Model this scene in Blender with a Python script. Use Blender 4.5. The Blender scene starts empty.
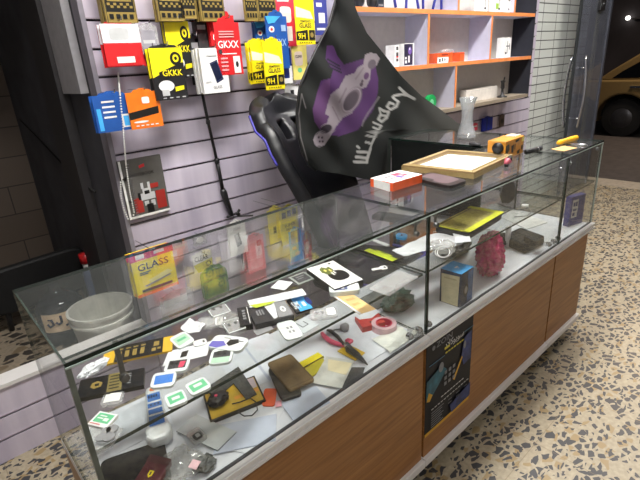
import bpy, bmesh, math, random
import numpy as np
from mathutils import Vector, Matrix, noise
random.seed(7)
SC = bpy.context.scene
COL = SC.collection
# ------------------------------------------------------------------ camera model (solved from the counter's edges)
CPOS = Vector((-0.100107, -0.767983, 1.479211))
CR = Matrix(((0.736713, 0.281523, -0.614816), (-0.673458, 0.223576, -0.704605), (-0.060904, 0.933144, 0.354305)))
FPX = 465.8925
def ray(u, v): return CR @ Vector(((u-320)/FPX, -(v-240)/FPX, -1.0))
def on(u, v, axis, val):
    d = ray(u, v); return CPOS + d*((val-CPOS[axis])/d[axis])
def pz(u, v, z): return on(u, v, 2, z)
def py(u, v, y): return on(u, v, 1, y)
def depth(p): return -((CR.transposed() @ (Vector(p)-CPOS)).z)

# ------------------------------------------------------------------ materials
def lin(c):
    out = []
    for x in c[:3]:
        x = x/255.0
        out.append(x/12.92 if x <= 0.04045 else ((x+0.055)/1.055)**2.4)
    return tuple(out)+(1.0,)
MATS = {}
def mat(name, rgb, rough=0.5, metal=0.0, var=0.10, scale=25.0, bump=0.0, emit=0.0, coat=0.0, spec=0.5):
    if name in MATS: return MATS[name]
    m = bpy.data.materials.new(name); m.use_nodes = True; nt = m.node_tree; N = nt.nodes; L = nt.links
    b = N['Principled BSDF']; b.inputs['Roughness'].default_value = rough; b.inputs['Metallic'].default_value = metal
    b.inputs['Specular IOR Level'].default_value = spec
    if coat: b.inputs['Coat Weight'].default_value = coat
    c = lin(rgb)
    tc = N.new('ShaderNodeTexCoord'); nz = N.new('ShaderNodeTexNoise'); nz.inputs['Scale'].default_value = scale; nz.inputs['Detail'].default_value = 4
    L.new(tc.outputs['Object'], nz.inputs['Vector'])
    rp = N.new('ShaderNodeValToRGB'); rp.color_ramp.elements[0].position = .3; rp.color_ramp.elements[1].position = .7
    rp.color_ramp.elements[0].color = tuple(x*(1-var) for x in c[:3])+(1,); rp.color_ramp.elements[1].color = tuple(min(1, x*(1+var)) for x in c[:3])+(1,)
    L.new(nz.outputs['Fac'], rp.inputs['Fac']); L.new(rp.outputs['Color'], b.inputs['Base Color'])
    if bump:
        bp = N.new('ShaderNodeBump'); bp.inputs['Strength'].default_value = bump; bp.inputs['Distance'].default_value = .005
        L.new(nz.outputs['Fac'], bp.inputs['Height']); L.new(bp.outputs['Normal'], b.inputs['Normal'])
    if emit:
        b.inputs['Emission Color'].default_value = c; b.inputs['Emission Strength'].default_value = emit
    MATS[name] = m; return m
def glassmat(name, tint, dust_haze=0.03, refl=1.0, haze_col=(200, 200, 195), rough=0.0, edge=False):
    if name in MATS: return MATS[name]
    m = bpy.data.materials.new(name); m.use_nodes = True; nt = m.node_tree; N = nt.nodes; L = nt.links
    for n in list(N):
        if n.type != 'OUTPUT_MATERIAL': N.remove(n)
    out = [n for n in N if n.type == 'OUTPUT_MATERIAL'][0]
    tr = N.new('ShaderNodeBsdfTransparent'); tr.inputs['Color'].default_value = tuple(tint)+(1,)
    gl = N.new('ShaderNodeBsdfGlossy'); gl.inputs['Roughness'].default_value = rough
    df = N.new('ShaderNodeBsdfDiffuse'); df.inputs['Color'].default_value = lin(haze_col)  # diffuse share: dust, and on some panes reflections painted as haze
    fr = N.new('ShaderNodeLayerWeight'); fr.inputs['Blend'].default_value = .5
    pw = N.new('ShaderNodeMath'); pw.operation = 'POWER'; pw.inputs[1].default_value = 5; L.new(fr.outputs['Facing'], pw.inputs[0])
    mul = N.new('ShaderNodeMath'); mul.operation = 'MULTIPLY_ADD'; mul.inputs[1].default_value = .9*refl; mul.inputs[2].default_value = .035*refl; mul.use_clamp = True; L.new(pw.outputs[0], mul.inputs[0])
    tc = N.new('ShaderNodeTexCoord'); nz = N.new('ShaderNodeTexNoise'); nz.inputs['Scale'].default_value = 6; nz.inputs['Detail'].default_value = 6
    L.new(tc.outputs['Object'], nz.inputs['Vector'])
    mr = N.new('ShaderNodeMapRange'); mr.inputs['From Min'].default_value = .3; mr.inputs['From Max'].default_value = .75
    mr.inputs['To Min'].default_value = dust_haze*.8; mr.inputs['To Max'].default_value = dust_haze*1.2; L.new(nz.outputs['Fac'], mr.inputs['Value'])
    m1 = N.new('ShaderNodeMixShader'); L.new(mr.outputs[0], m1.inputs[0]); L.new(tr.outputs[0], m1.inputs[1]); L.new(df.outputs[0], m1.inputs[2])
    m2 = N.new('ShaderNodeMixShader'); L.new(mul.outputs[0], m2.inputs[0]); L.new(m1.outputs[0], m2.inputs[1]); L.new(gl.outputs[0], m2.inputs[2])
    L.new(m2.outputs[0], out.inputs['Surface'])
    MATS[name] = m; return m

W_ = mat('white_plastic', (232, 232, 230), .4)
PAPER = mat('white_paper', (218, 220, 224), .8, var=.05)
PAPERB = mat('bluish_paper', (226, 230, 238), .8, var=.08)
CREAM = mat('cream_paper', (226, 214, 176), .8)
BLK = mat('black_plastic', (24, 24, 26), .45)
BLKS = mat('black_satin', (34, 34, 37), .35, var=.3)
DGREY = mat('dark_grey', (62, 62, 64), .6, var=.25)
GREY = mat('mid_grey', (140, 140, 142), .6)
LGREY = mat('light_grey', (190, 192, 192), .6)
YEL = mat('packet_yellow', (248, 226, 30), .35)
YELP = mat('pale_yellow', (232, 220, 120), .45)
RED = mat('packet_red', (206, 38, 42), .35)
PINKRED = mat('pink_red', (222, 70, 100), .4)
BLUE = mat('packet_blue', (34, 84, 160), .35)
BLUED = mat('deep_blue', (26, 44, 110), .35)
BLUEL = mat('bright_blue', (70, 172, 240), .4)
LBL = mat('label_blue', (66, 126, 210), .5)
ORG = mat('packet_orange', (238, 120, 26), .4)
ORGR = mat('orange_red', (232, 92, 40), .45)
GREEN = mat('label_green', (104, 190, 140), .5)
DGREEN = mat('pouch_green', (70, 110, 40), .45, var=.5, scale=60)
GOLD = mat('dull_gold', (158, 136, 72), .4, metal=.2)
GOLDF = mat('gilt_frame', (166, 144, 96), .45, metal=.2, bump=.5, scale=90)
CHROME = mat('brushed_steel', (200, 202, 205), .22, metal=1.0, var=.04)
PINK = mat('handle_pink', (236, 92, 126), .45)
TAN = mat('tan_leather', (128, 104, 66), .6, var=.25, bump=.4)
MAROON = mat('maroon_leather', (92, 36, 44), .5, var=.2, bump=.3, scale=80)
PURP = mat('chair_purple', (72, 66, 166), .5)
SILV = mat('rail_white', (226, 224, 222), .4, var=.02)
CLEARP = glassmat('clear_plastic', (.93, .93, .93), dust_haze=.30, refl=.9, haze_col=(225, 225, 225), rough=.08)
CLEARD = glassmat('clear_bag', (.9, .9, .9), dust_haze=.22, refl=1.2, haze_col=(215, 215, 210), rough=.1)
GLASS = glassmat('pane_glass', (.968, .976, .970), dust_haze=.010, haze_col=(170, 180, 172))
TOPG = glassmat('top_glass', (.968, .976, .970), dust_haze=.032, haze_col=(190, 194, 190))  # dust plus the bright ceiling's reflection, painted in as grey haze
SHELFG = glassmat('shelf_glass', (.93, .94, .935), dust_haze=.022, haze_col=(150, 152, 150))
GEDGE = mat('glass_edge', (14, 36, 30), .15, var=.2)
GEDGEL = mat('glass_edge_grey', (50, 62, 56), .2, var=.2); SEAL = mat('corner_sealant', (98, 104, 96), .3, var=.2)
DOORG = glassmat('door_glass', (.66, .69, .76), dust_haze=.40, refl=1.6, haze_col=(136, 140, 152))  # strong grey diffuse share paints the shop's reflection into the pane
WINPLAS = glassmat('crystal', (.9, .92, .92), dust_haze=.25, refl=2.0, haze_col=(230, 232, 235), rough=.05)

# ------------------------------------------------------------------ mesh builder
class MB:
    def __init__(s): s.v = []; s.f = []; s.m = []
    def face(s, idx, m=0): s.f.append(tuple(idx)); s.m.append(m)
    def add(s, vs, fs, m=0):
        o = len(s.v); s.v += [Vector(p) for p in vs]
        for f in fs: s.face([o+i for i in f], m)
    def box(s, lo, hi, m=0, thin=None, em=1):
        x0, y0, z0 = lo; x1, y1, z1 = hi
        vs = [(x0,y0,z0),(x1,y0,z0),(x1,y1,z0),(x0,y1,z0),(x0,y0,z1),(x1,y0,z1),(x1,y1,z1),(x0,y1,z1)]
        fs = [((0,3,2,1),2),((4,5,6,7),2),((0,1,5,4),1),((2,3,7,6),1),((1,2,6,5),0),((3,0,4,7),0)]
        o = len(s.v); s.v += [Vector(p) for p in vs]
        for f, ax in fs: s.face([o+i for i in f], m if (thin is None or ax == thin) else em)
        return s
    def prism(s, base, off, m=0, em=None):
        n = len(base); off = Vector(off); o = len(s.v)
        s.v += [Vector(p) for p in base]+[Vector(p)+off for p in base]
        s.face([o+i for i in range(n)][::-1], m); s.face([o+n+i for i in range(n)], m)
        for i in range(n):
            j = (i+1) % n; s.face((o+i, o+j, o+n+j, o+n+i), m if em is None else em)
        return s
    def tube(s, path, r, n=8, m=0, cap=True):
        P = [Vector(p) for p in path]; rs = r if isinstance(r, (list, tuple)) else [r]*len(P)
        o = len(s.v); up = None
        for i, p in enumerate(P):
            t = (P[min(i+1, len(P)-1)]-P[max(i-1, 0)])
            t = t.normalized() if t.length > 1e-9 else Vector((0, 0, 1))
            if up is None:
                up = Vector((0, 0, 1)) if abs(t.z) < .9 else Vector((1, 0, 0))
            a = (up - t*up.dot(t)); a = a.normalized() if a.length > 1e-6 else t.orthogonal().normalized()
            up = a; b = t.cross(a)
            for k in range(n):
                an = 2*math.pi*k/n; s.v.append(p+(a*math.cos(an)+b*math.sin(an))*rs[i])
        for i in range(len(P)-1):
            for k in range(n):
                k2 = (k+1) % n; s.face((o+i*n+k, o+i*n+k2, o+(i+1)*n+k2, o+(i+1)*n+k), m)
        if cap:
            s.face([o+k for k in range(n)][::-1], m); s.face([o+(len(P)-1)*n+k for k in range(n)], m)
        return s
    def lathe(s, prof, c, n=32, m=0, axis=None, close=False):
        c = Vector(c); ax = Vector(axis).normalized() if axis else Vector((0, 0, 1))
        a = ax.orthogonal().normalized(); b = ax.cross(a); o = len(s.v)
        for r, h in prof:
            for k in range(n):
                an = 2*math.pi*k/n; s.v.append(c+ax*h+(a*math.cos(an)+b*math.sin(an))*r)
        for i in range(len(prof)-1):
            for k in range(n):
                k2 = (k+1) % n; s.face((o+i*n+k, o+i*n+k2, o+(i+1)*n+k2, o+(i+1)*n+k), m)
        if close:
            s.face([o+k for k in range(n)][::-1], m); s.face([o+(len(prof)-1)*n+k for k in range(n)], m)
        return s
    def build(s, name, mats, parent=None, loc=None, smooth=False, bevel=0, label=None, sub=0):
        if not isinstance(mats, (list, tuple)): mats = [mats]
        base = world_loc(parent) if parent is not None else Vector((0, 0, 0))
        if loc is not None: base = Vector(loc)
        me = bpy.data.meshes.new(name)
        me.from_pydata([tuple(p-base) for p in s.v], [], s.f)
        for mm in mats: me.materials.append(mm)
        me.polygons.foreach_set('material_index', s.m)
        if smooth: me.polygons.foreach_set('use_smooth', [True]*len(me.polygons))
        me.update()
        bm = bmesh.new(); bm.from_mesh(me); bmesh.ops.recalc_face_normals(bm, faces=bm.faces); bm.to_mesh(me); bm.free()
        o = bpy.data.objects.new(name, me); COL.objects.link(o)
        if parent is not None:
            o.parent = parent; o.location = base - world_loc(parent)
        else: o.location = base
        if bevel:
            b = o.modifiers.new('bevel', 'BEVEL'); b.width = bevel; b.segments = 2; b.limit_method = 'ANGLE'; b.angle_limit = .6
        if sub:
            q = o.modifiers.new('sub', 'SUBSURF'); q.levels = sub; q.render_levels = sub
        if label: o['label'] = label
        return o
def world_loc(o):
    p = Vector((0, 0, 0))
    while o is not None: p += o.location; o = o.parent
    return p
def tag(o, label, cat, group=None):
    o['label'] = label; o['category'] = cat
    if group: o['group'] = group
    return o
def thing(name, label, cat, loc, group=None):
    o = bpy.data.objects.new(name, None); o.empty_display_size = .05; COL.objects.link(o); o.location = Vector(loc)
    return tag(o, label, cat, group)
def struct(o): o['kind'] = 'structure'; return o
def dup(root, dloc, label=None):
    r = root.copy(); COL.objects.link(r); r.location = root.location+Vector(dloc)
    if label: r['label'] = label
    for ch in list(root.children):
        c = ch.copy(); COL.objects.link(c); c.parent = r
        for g in ch.children:
            d = g.copy(); COL.objects.link(d); d.parent = c
    return r
# ------------------------------------------------------------------ text as mesh data (unit square)
TXT = {}
def text_geo(s):
    if s in TXT: return TXT[s]
    cu = bpy.data.curves.new('lettering', 'FONT'); cu.body = s; cu.resolution_u = 2
    cu.offset = .012
    o = bpy.data.objects.new('lettering', cu); COL.objects.link(o)
    dg = bpy.context.evaluated_depsgraph_get(); me = bpy.data.meshes.new_from_object(o.evaluated_get(dg))
    vs = [v.co.copy() for v in me.vertices]; fs = [tuple(p.vertices) for p in me.polygons]
    bpy.data.objects.remove(o); bpy.data.curves.remove(cu); bpy.data.meshes.remove(me)
    if vs:
        x0 = min(v.x for v in vs); x1 = max(v.x for v in vs); y0 = min(v.y for v in vs); y1 = max(v.y for v in vs)
        vs = [((v.x-x0)/max(1e-6, x1-x0), 1-(v.y-y0)/max(1e-6, y1-y0)) for v in vs]
    TXT[s] = (vs, fs); return TXT[s]
def superell(rect, n=28, p=2.0):
    u0, v0, u1, v1 = rect; out = []
    for k in range(n):
        a = 2*math.pi*k/n; c, s = math.cos(a), math.sin(a)
        out.append(((u0+u1)/2+(u1-u0)/2*math.copysign(abs(c)**(2/p), c), (v0+v1)/2+(v1-v0)/2*math.copysign(abs(s)**(2/p), s)))
    return out
FULL = [(0, 0), (1, 0), (1, 1), (0, 1)]
# a flat or boxy thing: front face O + u*U + v*V, outward normal N, thickness t behind the face
def slab(name, label, cat, O, U, V, N, t, m, decos=(), outline=None, group=None, body='card', bevel=0, side=None, tab=None, low='z'):
    O = Vector(O); U = Vector(U); V = Vector(V); N = Vector(N).normalized()
    P = lambda q, h=0: O+U*q[0]+V*q[1]+N*h
    outl = outline or FULL
    c = O+U*.5+V*.5-N*t
    if low == 'wall': c = O+U*.5+V-N*(t*.5)
    mats = [m] if side is None else [m, side]
    if not decos and not tab:
        mb = MB().prism([P(q, -t) for q in outl], N*t, 0, None if side is None else 1)
        return tag(mb.build(name, mats, None, loc=c, bevel=bevel), label, cat, group)
    root = thing(name, label, cat, c, group)
    MB().prism([P(q, -t) for q in outl], N*t, 0, None if side is None else 1).build(body, mats, root, loc=c, bevel=bevel)
    if tab:
        w, h = tab
        MB().prism([P(q, -t*.5-.0006) for q in ((.5-w*.5, .0), (.5-w*.4, -h*.6), (.5-w*.2, -h*.7), (.5-w*.1, -h), (.5+w*.1, -h), (.5+w*.2, -h*.7), (.5+w*.4, -h*.6), (.5+w*.5, .0))], N*.0012).build('hang_tab', m, root)
    for i, d in enumerate(decos):
        h = .0005+.0004*i
        if len(d) == 3: nm, dm, rect = d; poly = [(rect[0], rect[1]), (rect[2], rect[1]), (rect[2], rect[3]), (rect[0], rect[3])]
        elif d[2] == 'T':
            nm, dm, _, s, rect = d; vs, fs = text_geo(s)
            mb = MB(); mb.add([P((rect[0]+x*(rect[2]-rect[0]), rect[1]+y*(rect[3]-rect[1])), h) for x, y in vs], fs)
            mb.build(nm, dm, root); continue
        elif d[2] == 'E': nm, dm, _, rect = d; poly = superell(rect, 24)
        elif d[2] == 'R': nm, dm, _, rect = d; poly = superell(rect, 28, 5)
        elif d[2] == 'M':   # several small patches as one part
            nm, dm, _, rects = d; mb = MB()
            if len(rects) <= 3:
                for r in rects: MB().prism([P(q, h-.0003) for q in ((r[0], r[1]), (r[2], r[1]), (r[2], r[3]), (r[0], r[3]))], N*.0003).build(nm, dm, root)
                continue
            for r in rects: mb.prism([P(q, h-.0003) for q in ((r[0], r[1]), (r[2], r[1]), (r[2], r[3]), (r[0], r[3]))], N*.0003)
            mb.build(nm, dm, root); continue
        else: nm, dm, _, poly = d
        MB().prism([P(q, h-.0003) for q in poly], N*.0003).build(nm, dm, root)
    return root
def flat(name, label, cat, c, z, t, m, decos=(), rnd=0, group=None, outline=None, body='card', bevel=0, side=None):
    q = [pz(u, v, z+t) for u, v in c]
    ctr = sum(q, Vector())/4; U = ((q[1]-q[0])+(q[2]-q[3]))*.5; V = ((q[3]-q[0])+(q[2]-q[1]))*.5
    nV = Vector((U.y, -U.x, 0)).normalized()
    if nV.dot(V) < 0: nV = -nV
    V = (V*.35+nV*V.length*.65)
    O = ctr-U*.5-V*.5
    if rnd and not outline: outline = superell((0, 0, 1, 1), 32, rnd)
    return slab(name, label, cat, O, U, V, (0, 0, 1), t, m, decos, outline, group, body, bevel, side)
def hang(name, label, cat, u, v, pw, ph, m, decos=(), y=1.17, t=.004, n=1, group=None, hook=True, tilt=0.0, outline=None, tab=(.7, .12), behind=None, bevel=0, body='card'):
    c = py(u, v, y); d = depth(c); w = pw*d/(FPX*.84); h = ph*d/(FPX*1.03)
    U = Vector((math.cos(tilt), 0, -math.sin(tilt)))*w; V = Vector((-math.sin(tilt), 0, -math.cos(tilt)))*h
    O = c-U*.5-V*.5
    r = slab(name, label, cat, O, U, V, (0, -1, 0), t, m, decos, outline, group, body, bevel, None, tab, low='wall')
    for k in range(1, n):
        dup(r, (random.uniform(-.006, .002), (t+.012)*k, random.uniform(-.004, .004)), '%s spare behind the %s' % (('first', 'second', 'third')[k-1], label))
    if hook:
        hp = O+U*.5-V*(tab[1]*.6 if tab else .03); hk = MB().tube([(hp.x, 1.299, hp.z), (hp.x, y-.03, hp.z), (hp.x, y-.035, hp.z+.012)], .0022, 6)
        hk.box((hp.x-.012, 1.293, hp.z-.02), (hp.x+.012, 1.299, hp.z+.02))
        ho = hk.build('display_hook', CHROME, None, loc=(hp.x, 1.299, hp.z)); tag(ho, 'hook holding the ' + label, 'hook', 'wire hooks on the slat wall')
    return r
def crumple(name, label, cat, u, v, z, size, m, seed=0, rot=0, amp=.35, freq=2.2, sub=4, smooth=False, group=None, ridge=.22):
    c = pz(u, v, z); bm = bmesh.new(); bmesh.ops.create_icosphere(bm, subdivisions=sub, radius=1.0)
    o_ = Vector((seed*7.3, seed*3.1, seed*1.7)); R_ = Matrix.Rotation(rot, 3, 'Z')
    for vt in bm.verts:
        p = vt.co.normalized(); k = 1+amp*noise.noise(p*freq+o_)+ridge*(.5-abs(noise.noise(p*freq*2.1+o_))*1.8)+ridge*.5*(.4-abs(noise.noise(p*freq*4.6+o_))*1.8)+amp*.2*noise.noise(p*freq*6+o_)
        q = p*k; q = Vector((q.x*size[0]*.5, q.y*size[1]*.5, q.z*size[2]*.5+size[2]*.45)); q.z = max(q.z, 0)
        vt.co = R_ @ q
    me = bpy.data.meshes.new(name); bm.to_mesh(me); bm.free(); me.materials.append(m)
    if smooth: me.polygons.foreach_set('use_smooth', [True]*len(me.polygons))
    o = bpy.data.objects.new(name, me); COL.objects.link(o); o.location = c
    return tag(o, label, cat, group)
def sheet(name, label, cat, poly, z, m, seed=0, amp=.004, group=None, t=.0008):
    """a thin crinkled sheet, outline given on the plane it lies on"""
    pts = [pz(u, v, z) for u, v in poly]; c = sum(pts, Vector())/len(pts)
    bm = bmesh.new(); vs = [bm.verts.new(p-c) for p in pts]; bm.faces.new(vs); bmesh.ops.triangulate(bm, faces=bm.faces)
    for _ in range(3): bmesh.ops.subdivide_edges(bm, edges=[e for e in bm.edges if e.calc_length() > .015], cuts=1, use_grid_fill=True); bmesh.ops.triangulate(bm, faces=bm.faces)
    for vt in bm.verts: vt.co.z += amp*(1+noise.noise(vt.co*30+Vector((seed, seed*2, 0)))+.5*noise.noise(vt.co*70+Vector((0, seed, 3))))
    bmesh.ops.recalc_face_normals(bm, faces=bm.faces)
    me = bpy.data.meshes.new(name); bm.to_mesh(me); bm.free(); me.materials.append(m)
    o = bpy.data.objects.new(name, me); COL.objects.link(o); o.location = c
    s = o.modifiers.new('solid', 'SOLIDIFY'); s.thickness = t; s.offset = 1
    return tag(o, label, cat, group)
# ================================================================== CAMERA AND LIGHT
cd = bpy.data.cameras.new('camera'); cd.sensor_width = 36; cd.lens = FPX/640*36; cd.clip_start = .02
cam = bpy.data.objects.new('camera', cd); COL.objects.link(cam)
cam.matrix_world = Matrix.Translation(CPOS) @ CR.to_4x4(); SC.camera = cam
SC.view_settings.view_transform = 'Standard'; SC.view_settings.look = 'None'; SC.view_settings.exposure = -0.15
SC.cycles.transparent_max_bounces = 40; SC.cycles.max_bounces = 8; SC.cycles.use_denoising = True
wd = bpy.data.worlds.new('night'); SC.world = wd; wd.use_nodes = True
wd.node_tree.nodes['Background'].inputs[0].default_value = (.012, .014, .02, 1); wd.node_tree.nodes['Background'].inputs[1].default_value = 1.0
def area(name, loc, size, power, rot=(0, 0, 0), col=(1, .97, .93)):
    l = bpy.data.lights.new(name, 'AREA'); l.shape = 'RECTANGLE'; l.size, l.size_y = size; l.energy = power; l.color = col
    o = bpy.data.objects.new(name, l); COL.objects.link(o); o.location = loc; o.rotation_euler = rot; return o
area('unseen_ceiling_lamp', (0.7, 0.3, 2.85), (1.3, .25), 78)
area('unseen_ceiling_lamp', (2.8, 0.3, 2.85), (1.3, .25), 78)
area('unseen_ceiling_lamp', (-0.6, -1.5, 2.85), (1.3, .25), 26)
area('unseen_ceiling_lamp', (4.5, -0.1, 2.85), (.9, .25), 34)  # unseen lamp added to brighten the door pane and tiled wall

# ================================================================== SETTING
# terrazzo floor
def terrazzo(name, base, dark, tanc, scale, tile, dim=1.0):
    m = bpy.data.materials.new(name); m.use_nodes = True; nt = m.node_tree; N = nt.nodes; L = nt.links; b = N['Principled BSDF']
    geo = N.new('ShaderNodeNewGeometry')
    dn = N.new('ShaderNodeTexNoise'); dn.inputs['Scale'].default_value = 14; dn.inputs['Detail'].default_value = 2; L.new(geo.outputs['Position'], dn.inputs['Vector'])
    mixv = N.new('ShaderNodeVectorMath'); mixv.operation = 'MULTIPLY_ADD'; mixv.inputs[1].default_value = (.035, .035, 0); L.new(dn.outputs['Color'], mixv.inputs[0]); L.new(geo.outputs['Position'], mixv.inputs[2])
    mp = N.new('ShaderNodeMapping'); mp.inputs['Rotation'].default_value = (0, 0, .5); mp.inputs['Scale'].default_value = (1, 1.5, 1); L.new(mixv.outputs[0], mp.inputs['Vector'])
    def chips(sc, lo, hi, off):
        v1 = N.new('ShaderNodeTexVoronoi'); v1.feature = 'DISTANCE_TO_EDGE'; v1.voronoi_dimensions = '2D'; v1.inputs['Scale'].default_value = sc
        v2 = N.new('ShaderNodeTexVoronoi'); v2.feature = 'F1'; v2.voronoi_dimensions = '2D'; v2.inputs['Scale'].default_value = sc
        ad = N.new('ShaderNodeVectorMath'); ad.inputs[1].default_value = (off, off*2, 0); L.new(mp.outputs[0], ad.inputs[0])
        L.new(ad.outputs[0], v1.inputs['Vector']); L.new(ad.outputs[0], v2.inputs['Vector'])
        sx = N.new('ShaderNodeSeparateColor'); L.new(v2.outputs['Color'], sx.inputs[0])
        # margin depends on the cell's random number: chips of unequal size
        mg = N.new('ShaderNodeMapRange'); mg.inputs['To Min'].default_value = .07; mg.inputs['To Max'].default_value = .27; L.new(sx.outputs[1], mg.inputs['Value'])
        g = N.new('ShaderNodeMath'); g.operation = 'SUBTRACT'; L.new(v1.outputs['Distance'], g.inputs[0]); L.new(mg.outputs[0], g.inputs[1])
        st = N.new('ShaderNodeMapRange'); st.inputs['From Min'].default_value = 0; st.inputs['From Max'].default_value = .03; L.new(g.outputs[0], st.inputs['Value'])
        r1 = N.new('ShaderNodeMath'); r1.operation = 'GREATER_THAN'; r1.inputs[1].default_value = lo; L.new(sx.outputs[0], r1.inputs[0])
        r2 = N.new('ShaderNodeMath'); r2.operation = 'LESS_THAN'; r2.inputs[1].default_value = hi; L.new(sx.outputs[0], r2.inputs[0])
        a = N.new('ShaderNodeMath'); a.operation = 'MULTIPLY'; L.new(r1.outputs[0], a.inputs[0]); L.new(r2.outputs[0], a.inputs[1])
        c = N.new('ShaderNodeMath'); c.operation = 'MULTIPLY'; L.new(a.outputs[0], c.inputs[0]); L.new(st.outputs[0], c.inputs[1]); return c.outputs[0]
    bn = N.new('ShaderNodeTexNoise'); bn.inputs['Scale'].default_value = 60; bn.inputs['Detail'].default_value = 5; L.new(geo.outputs['Position'], bn.inputs['Vector'])
    rp = N.new('ShaderNodeValToRGB'); rp.color_ramp.elements[0].position = .35; rp.color_ramp.elements[1].position = .7
    c = lin(base); rp.color_ramp.elements[0].color = tuple(x*.80*dim for x in c[:3])+(1,); rp.color_ramp.elements[1].color = tuple(x*1.08*dim for x in c[:3])+(1,); L.new(bn.outputs['Fac'], rp.inputs[0])
    cur = rp.outputs[0]
    for fac, colr in ((chips(scale*1.0, .0, .28, 3.1), tanc), (chips(scale*1.15, .42, 1.0, .0), dark), (chips(scale*2.1, .0, .26, 7.7), dark)):
        mx = N.new('ShaderNodeMix'); mx.data_type = 'RGBA'; L.new(fac, mx.inputs[0]); L.new(cur, mx.inputs[6]); mx.inputs[7].default_value = tuple(x*dim for x in lin(colr)[:3])+(1,); cur = mx.outputs[2]
    sp = N.new('ShaderNodeSeparateXYZ'); L.new(geo.outputs['Position'], sp.inputs[0])
    js = []
    for ax, off in ((0, .14), (1, .215)):
        a = N.new('ShaderNodeMath'); a.operation = 'ADD'; a.inputs[1].default_value = off+tile*20; L.new(sp.outputs[ax], a.inputs[0])
        md = N.new('ShaderNodeMath'); md.operation = 'MODULO'; md.inputs[1].default_value = tile; L.new(a.outputs[0], md.inputs[0])
        lt = N.new('ShaderNodeMath'); lt.operation = 'LESS_THAN'; lt.inputs[1].default_value = .0028; L.new(md.outputs[0], lt.inputs[0]); js.append(lt.outputs[0])
    mxj = N.new('ShaderNodeMath'); mxj.operation = 'MAXIMUM'; L.new(js[0], mxj.inputs[0]); L.new(js[1], mxj.inputs[1])
    mj = N.new('ShaderNodeMath'); mj.operation = 'MULTIPLY'; mj.inputs[1].default_value = .55; L.new(mxj.outputs[0], mj.inputs[0])
    mx = N.new('ShaderNodeMix'); mx.data_type = 'RGBA'; L.new(mj.outputs[0], mx.inputs[0]); L.new(cur, mx.inputs[6]); mx.inputs[7].default_value = lin((120, 104, 78))
    L.new(mx.outputs[2], b.inputs['Base Color']); b.inputs['Roughness'].default_value = .38; b.inputs['Specular IOR Level'].default_value = .35
    return m
TERR = terrazzo('terrazzo', (166, 155, 132), (58, 58, 61), (148, 128, 92), 21, .40)
def plain_box(name, lo, hi, m, kind=True):
    o = MB().box(lo, hi).build(name, m, None, loc=((lo[0]+hi[0])/2, (lo[1]+hi[1])/2, lo[2])); return struct(o) if kind else o
plain_box('floor', (-2.4, -3.2, -.14), (5.66, 1.42, 0), TERR)
CEIL = mat('ceiling_paint', (226, 224, 220), .9, var=.03)
plain_box('ceiling', (-2.4, -3.2, 3.0), (5.66, 1.42, 3.1), CEIL)
SIDEW = mat('side_wall_paint', (196, 194, 198), .9, var=.04)
plain_box('wall_left', (-2.5, -3.2, 0), (-2.4, 1.3, 3.0), SIDEW)
plain_box('wall_front', (-2.5, -3.3, 0), (5.66, -3.2, 3.0), SIDEW)
plain_box('wall_right', (5.56, -3.2, 0), (5.66, -1.3, 3.0), SIDEW)
plain_box('trim_1', (5.56, -1.3, 2.5), (5.66, 1.3, 3.0), SIDEW)
# slat wall: tongue planks with dark grooves
def slatmat():
    m = bpy.data.materials.new('slat_board'); m.use_nodes = True; nt = m.node_tree; N = nt.nodes; L = nt.links; b = N['Principled BSDF']
    geo = N.new('ShaderNodeNewGeometry'); mp = N.new('ShaderNodeMapping'); mp.inputs['Scale'].default_value = (9, 1, .8); L.new(geo.outputs['Position'], mp.inputs['Vector'])  # vertical streaks put reflected light into the slat colour
    nz = N.new('ShaderNodeTexNoise'); nz.inputs['Scale'].default_value = 1.0; nz.inputs['Detail'].default_value = 5; L.new(mp.outputs[0], nz.inputs['Vector'])
    rp = N.new('ShaderNodeValToRGB'); rp.color_ramp.elements[0].position = .35; rp.color_ramp.elements[1].position = .68
    rp.color_ramp.elements[0].color = lin((184, 176, 195)); rp.color_ramp.elements[1].color = lin((214, 206, 220)); L.new(nz.outputs['Fac'], rp.inputs[0]); L.new(rp.outputs[0], b.inputs['Base Color'])
    b.inputs['Roughness'].default_value = .42; return m
SLAT = slatmat(); GROOVE = mat('groove_shadow', (52, 44, 50), .8); LIP = mat('groove_lip', (170, 160, 172), .5)
def slats(name, x0, x1, z0, z1, zs, y=1.3):
    mb = MB(); mb.box((x0, y, z0), (x1, y+.06, z1), 1)
    ed = [z0]+[z for z in zs if z0+.01 < z < z1-.01]+[z1]
    for a, b_ in zip(ed[:-1], ed[1:]):
        lo = a+(.005 if a != z0 else 0); hi = b_-(.005 if b_ != z1 else 0)
        mb.box((x0, y-.014, lo), (x1, y, hi), 0)
        if a != z0: mb.box((x0, y-.016, lo-.0015), (x1, y-.013, lo+.003), 2)
    o = mb.build(name, [SLAT, GROOVE, LIP], None, loc=((x0+x1)/2, y, z0)); return struct(o)
slats('wall_back', .575, 4.43, 0, 3.0, [.104, .208, .312, .425, .528, .640]+[.75+.1043*k for k in range(22)])
slats('wall_ledge', -2.4, .57, 0, .335, [.104, .2075])
plain_box('trim_2', (-2.4, 1.278, .335), (.57, 1.37, .352), SILV)
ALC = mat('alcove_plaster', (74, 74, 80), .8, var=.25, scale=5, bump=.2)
ALCD = mat('alcove_dark', (26, 25, 26), .9, var=.4, scale=4)  # near-black, unevenly mottled
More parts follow.
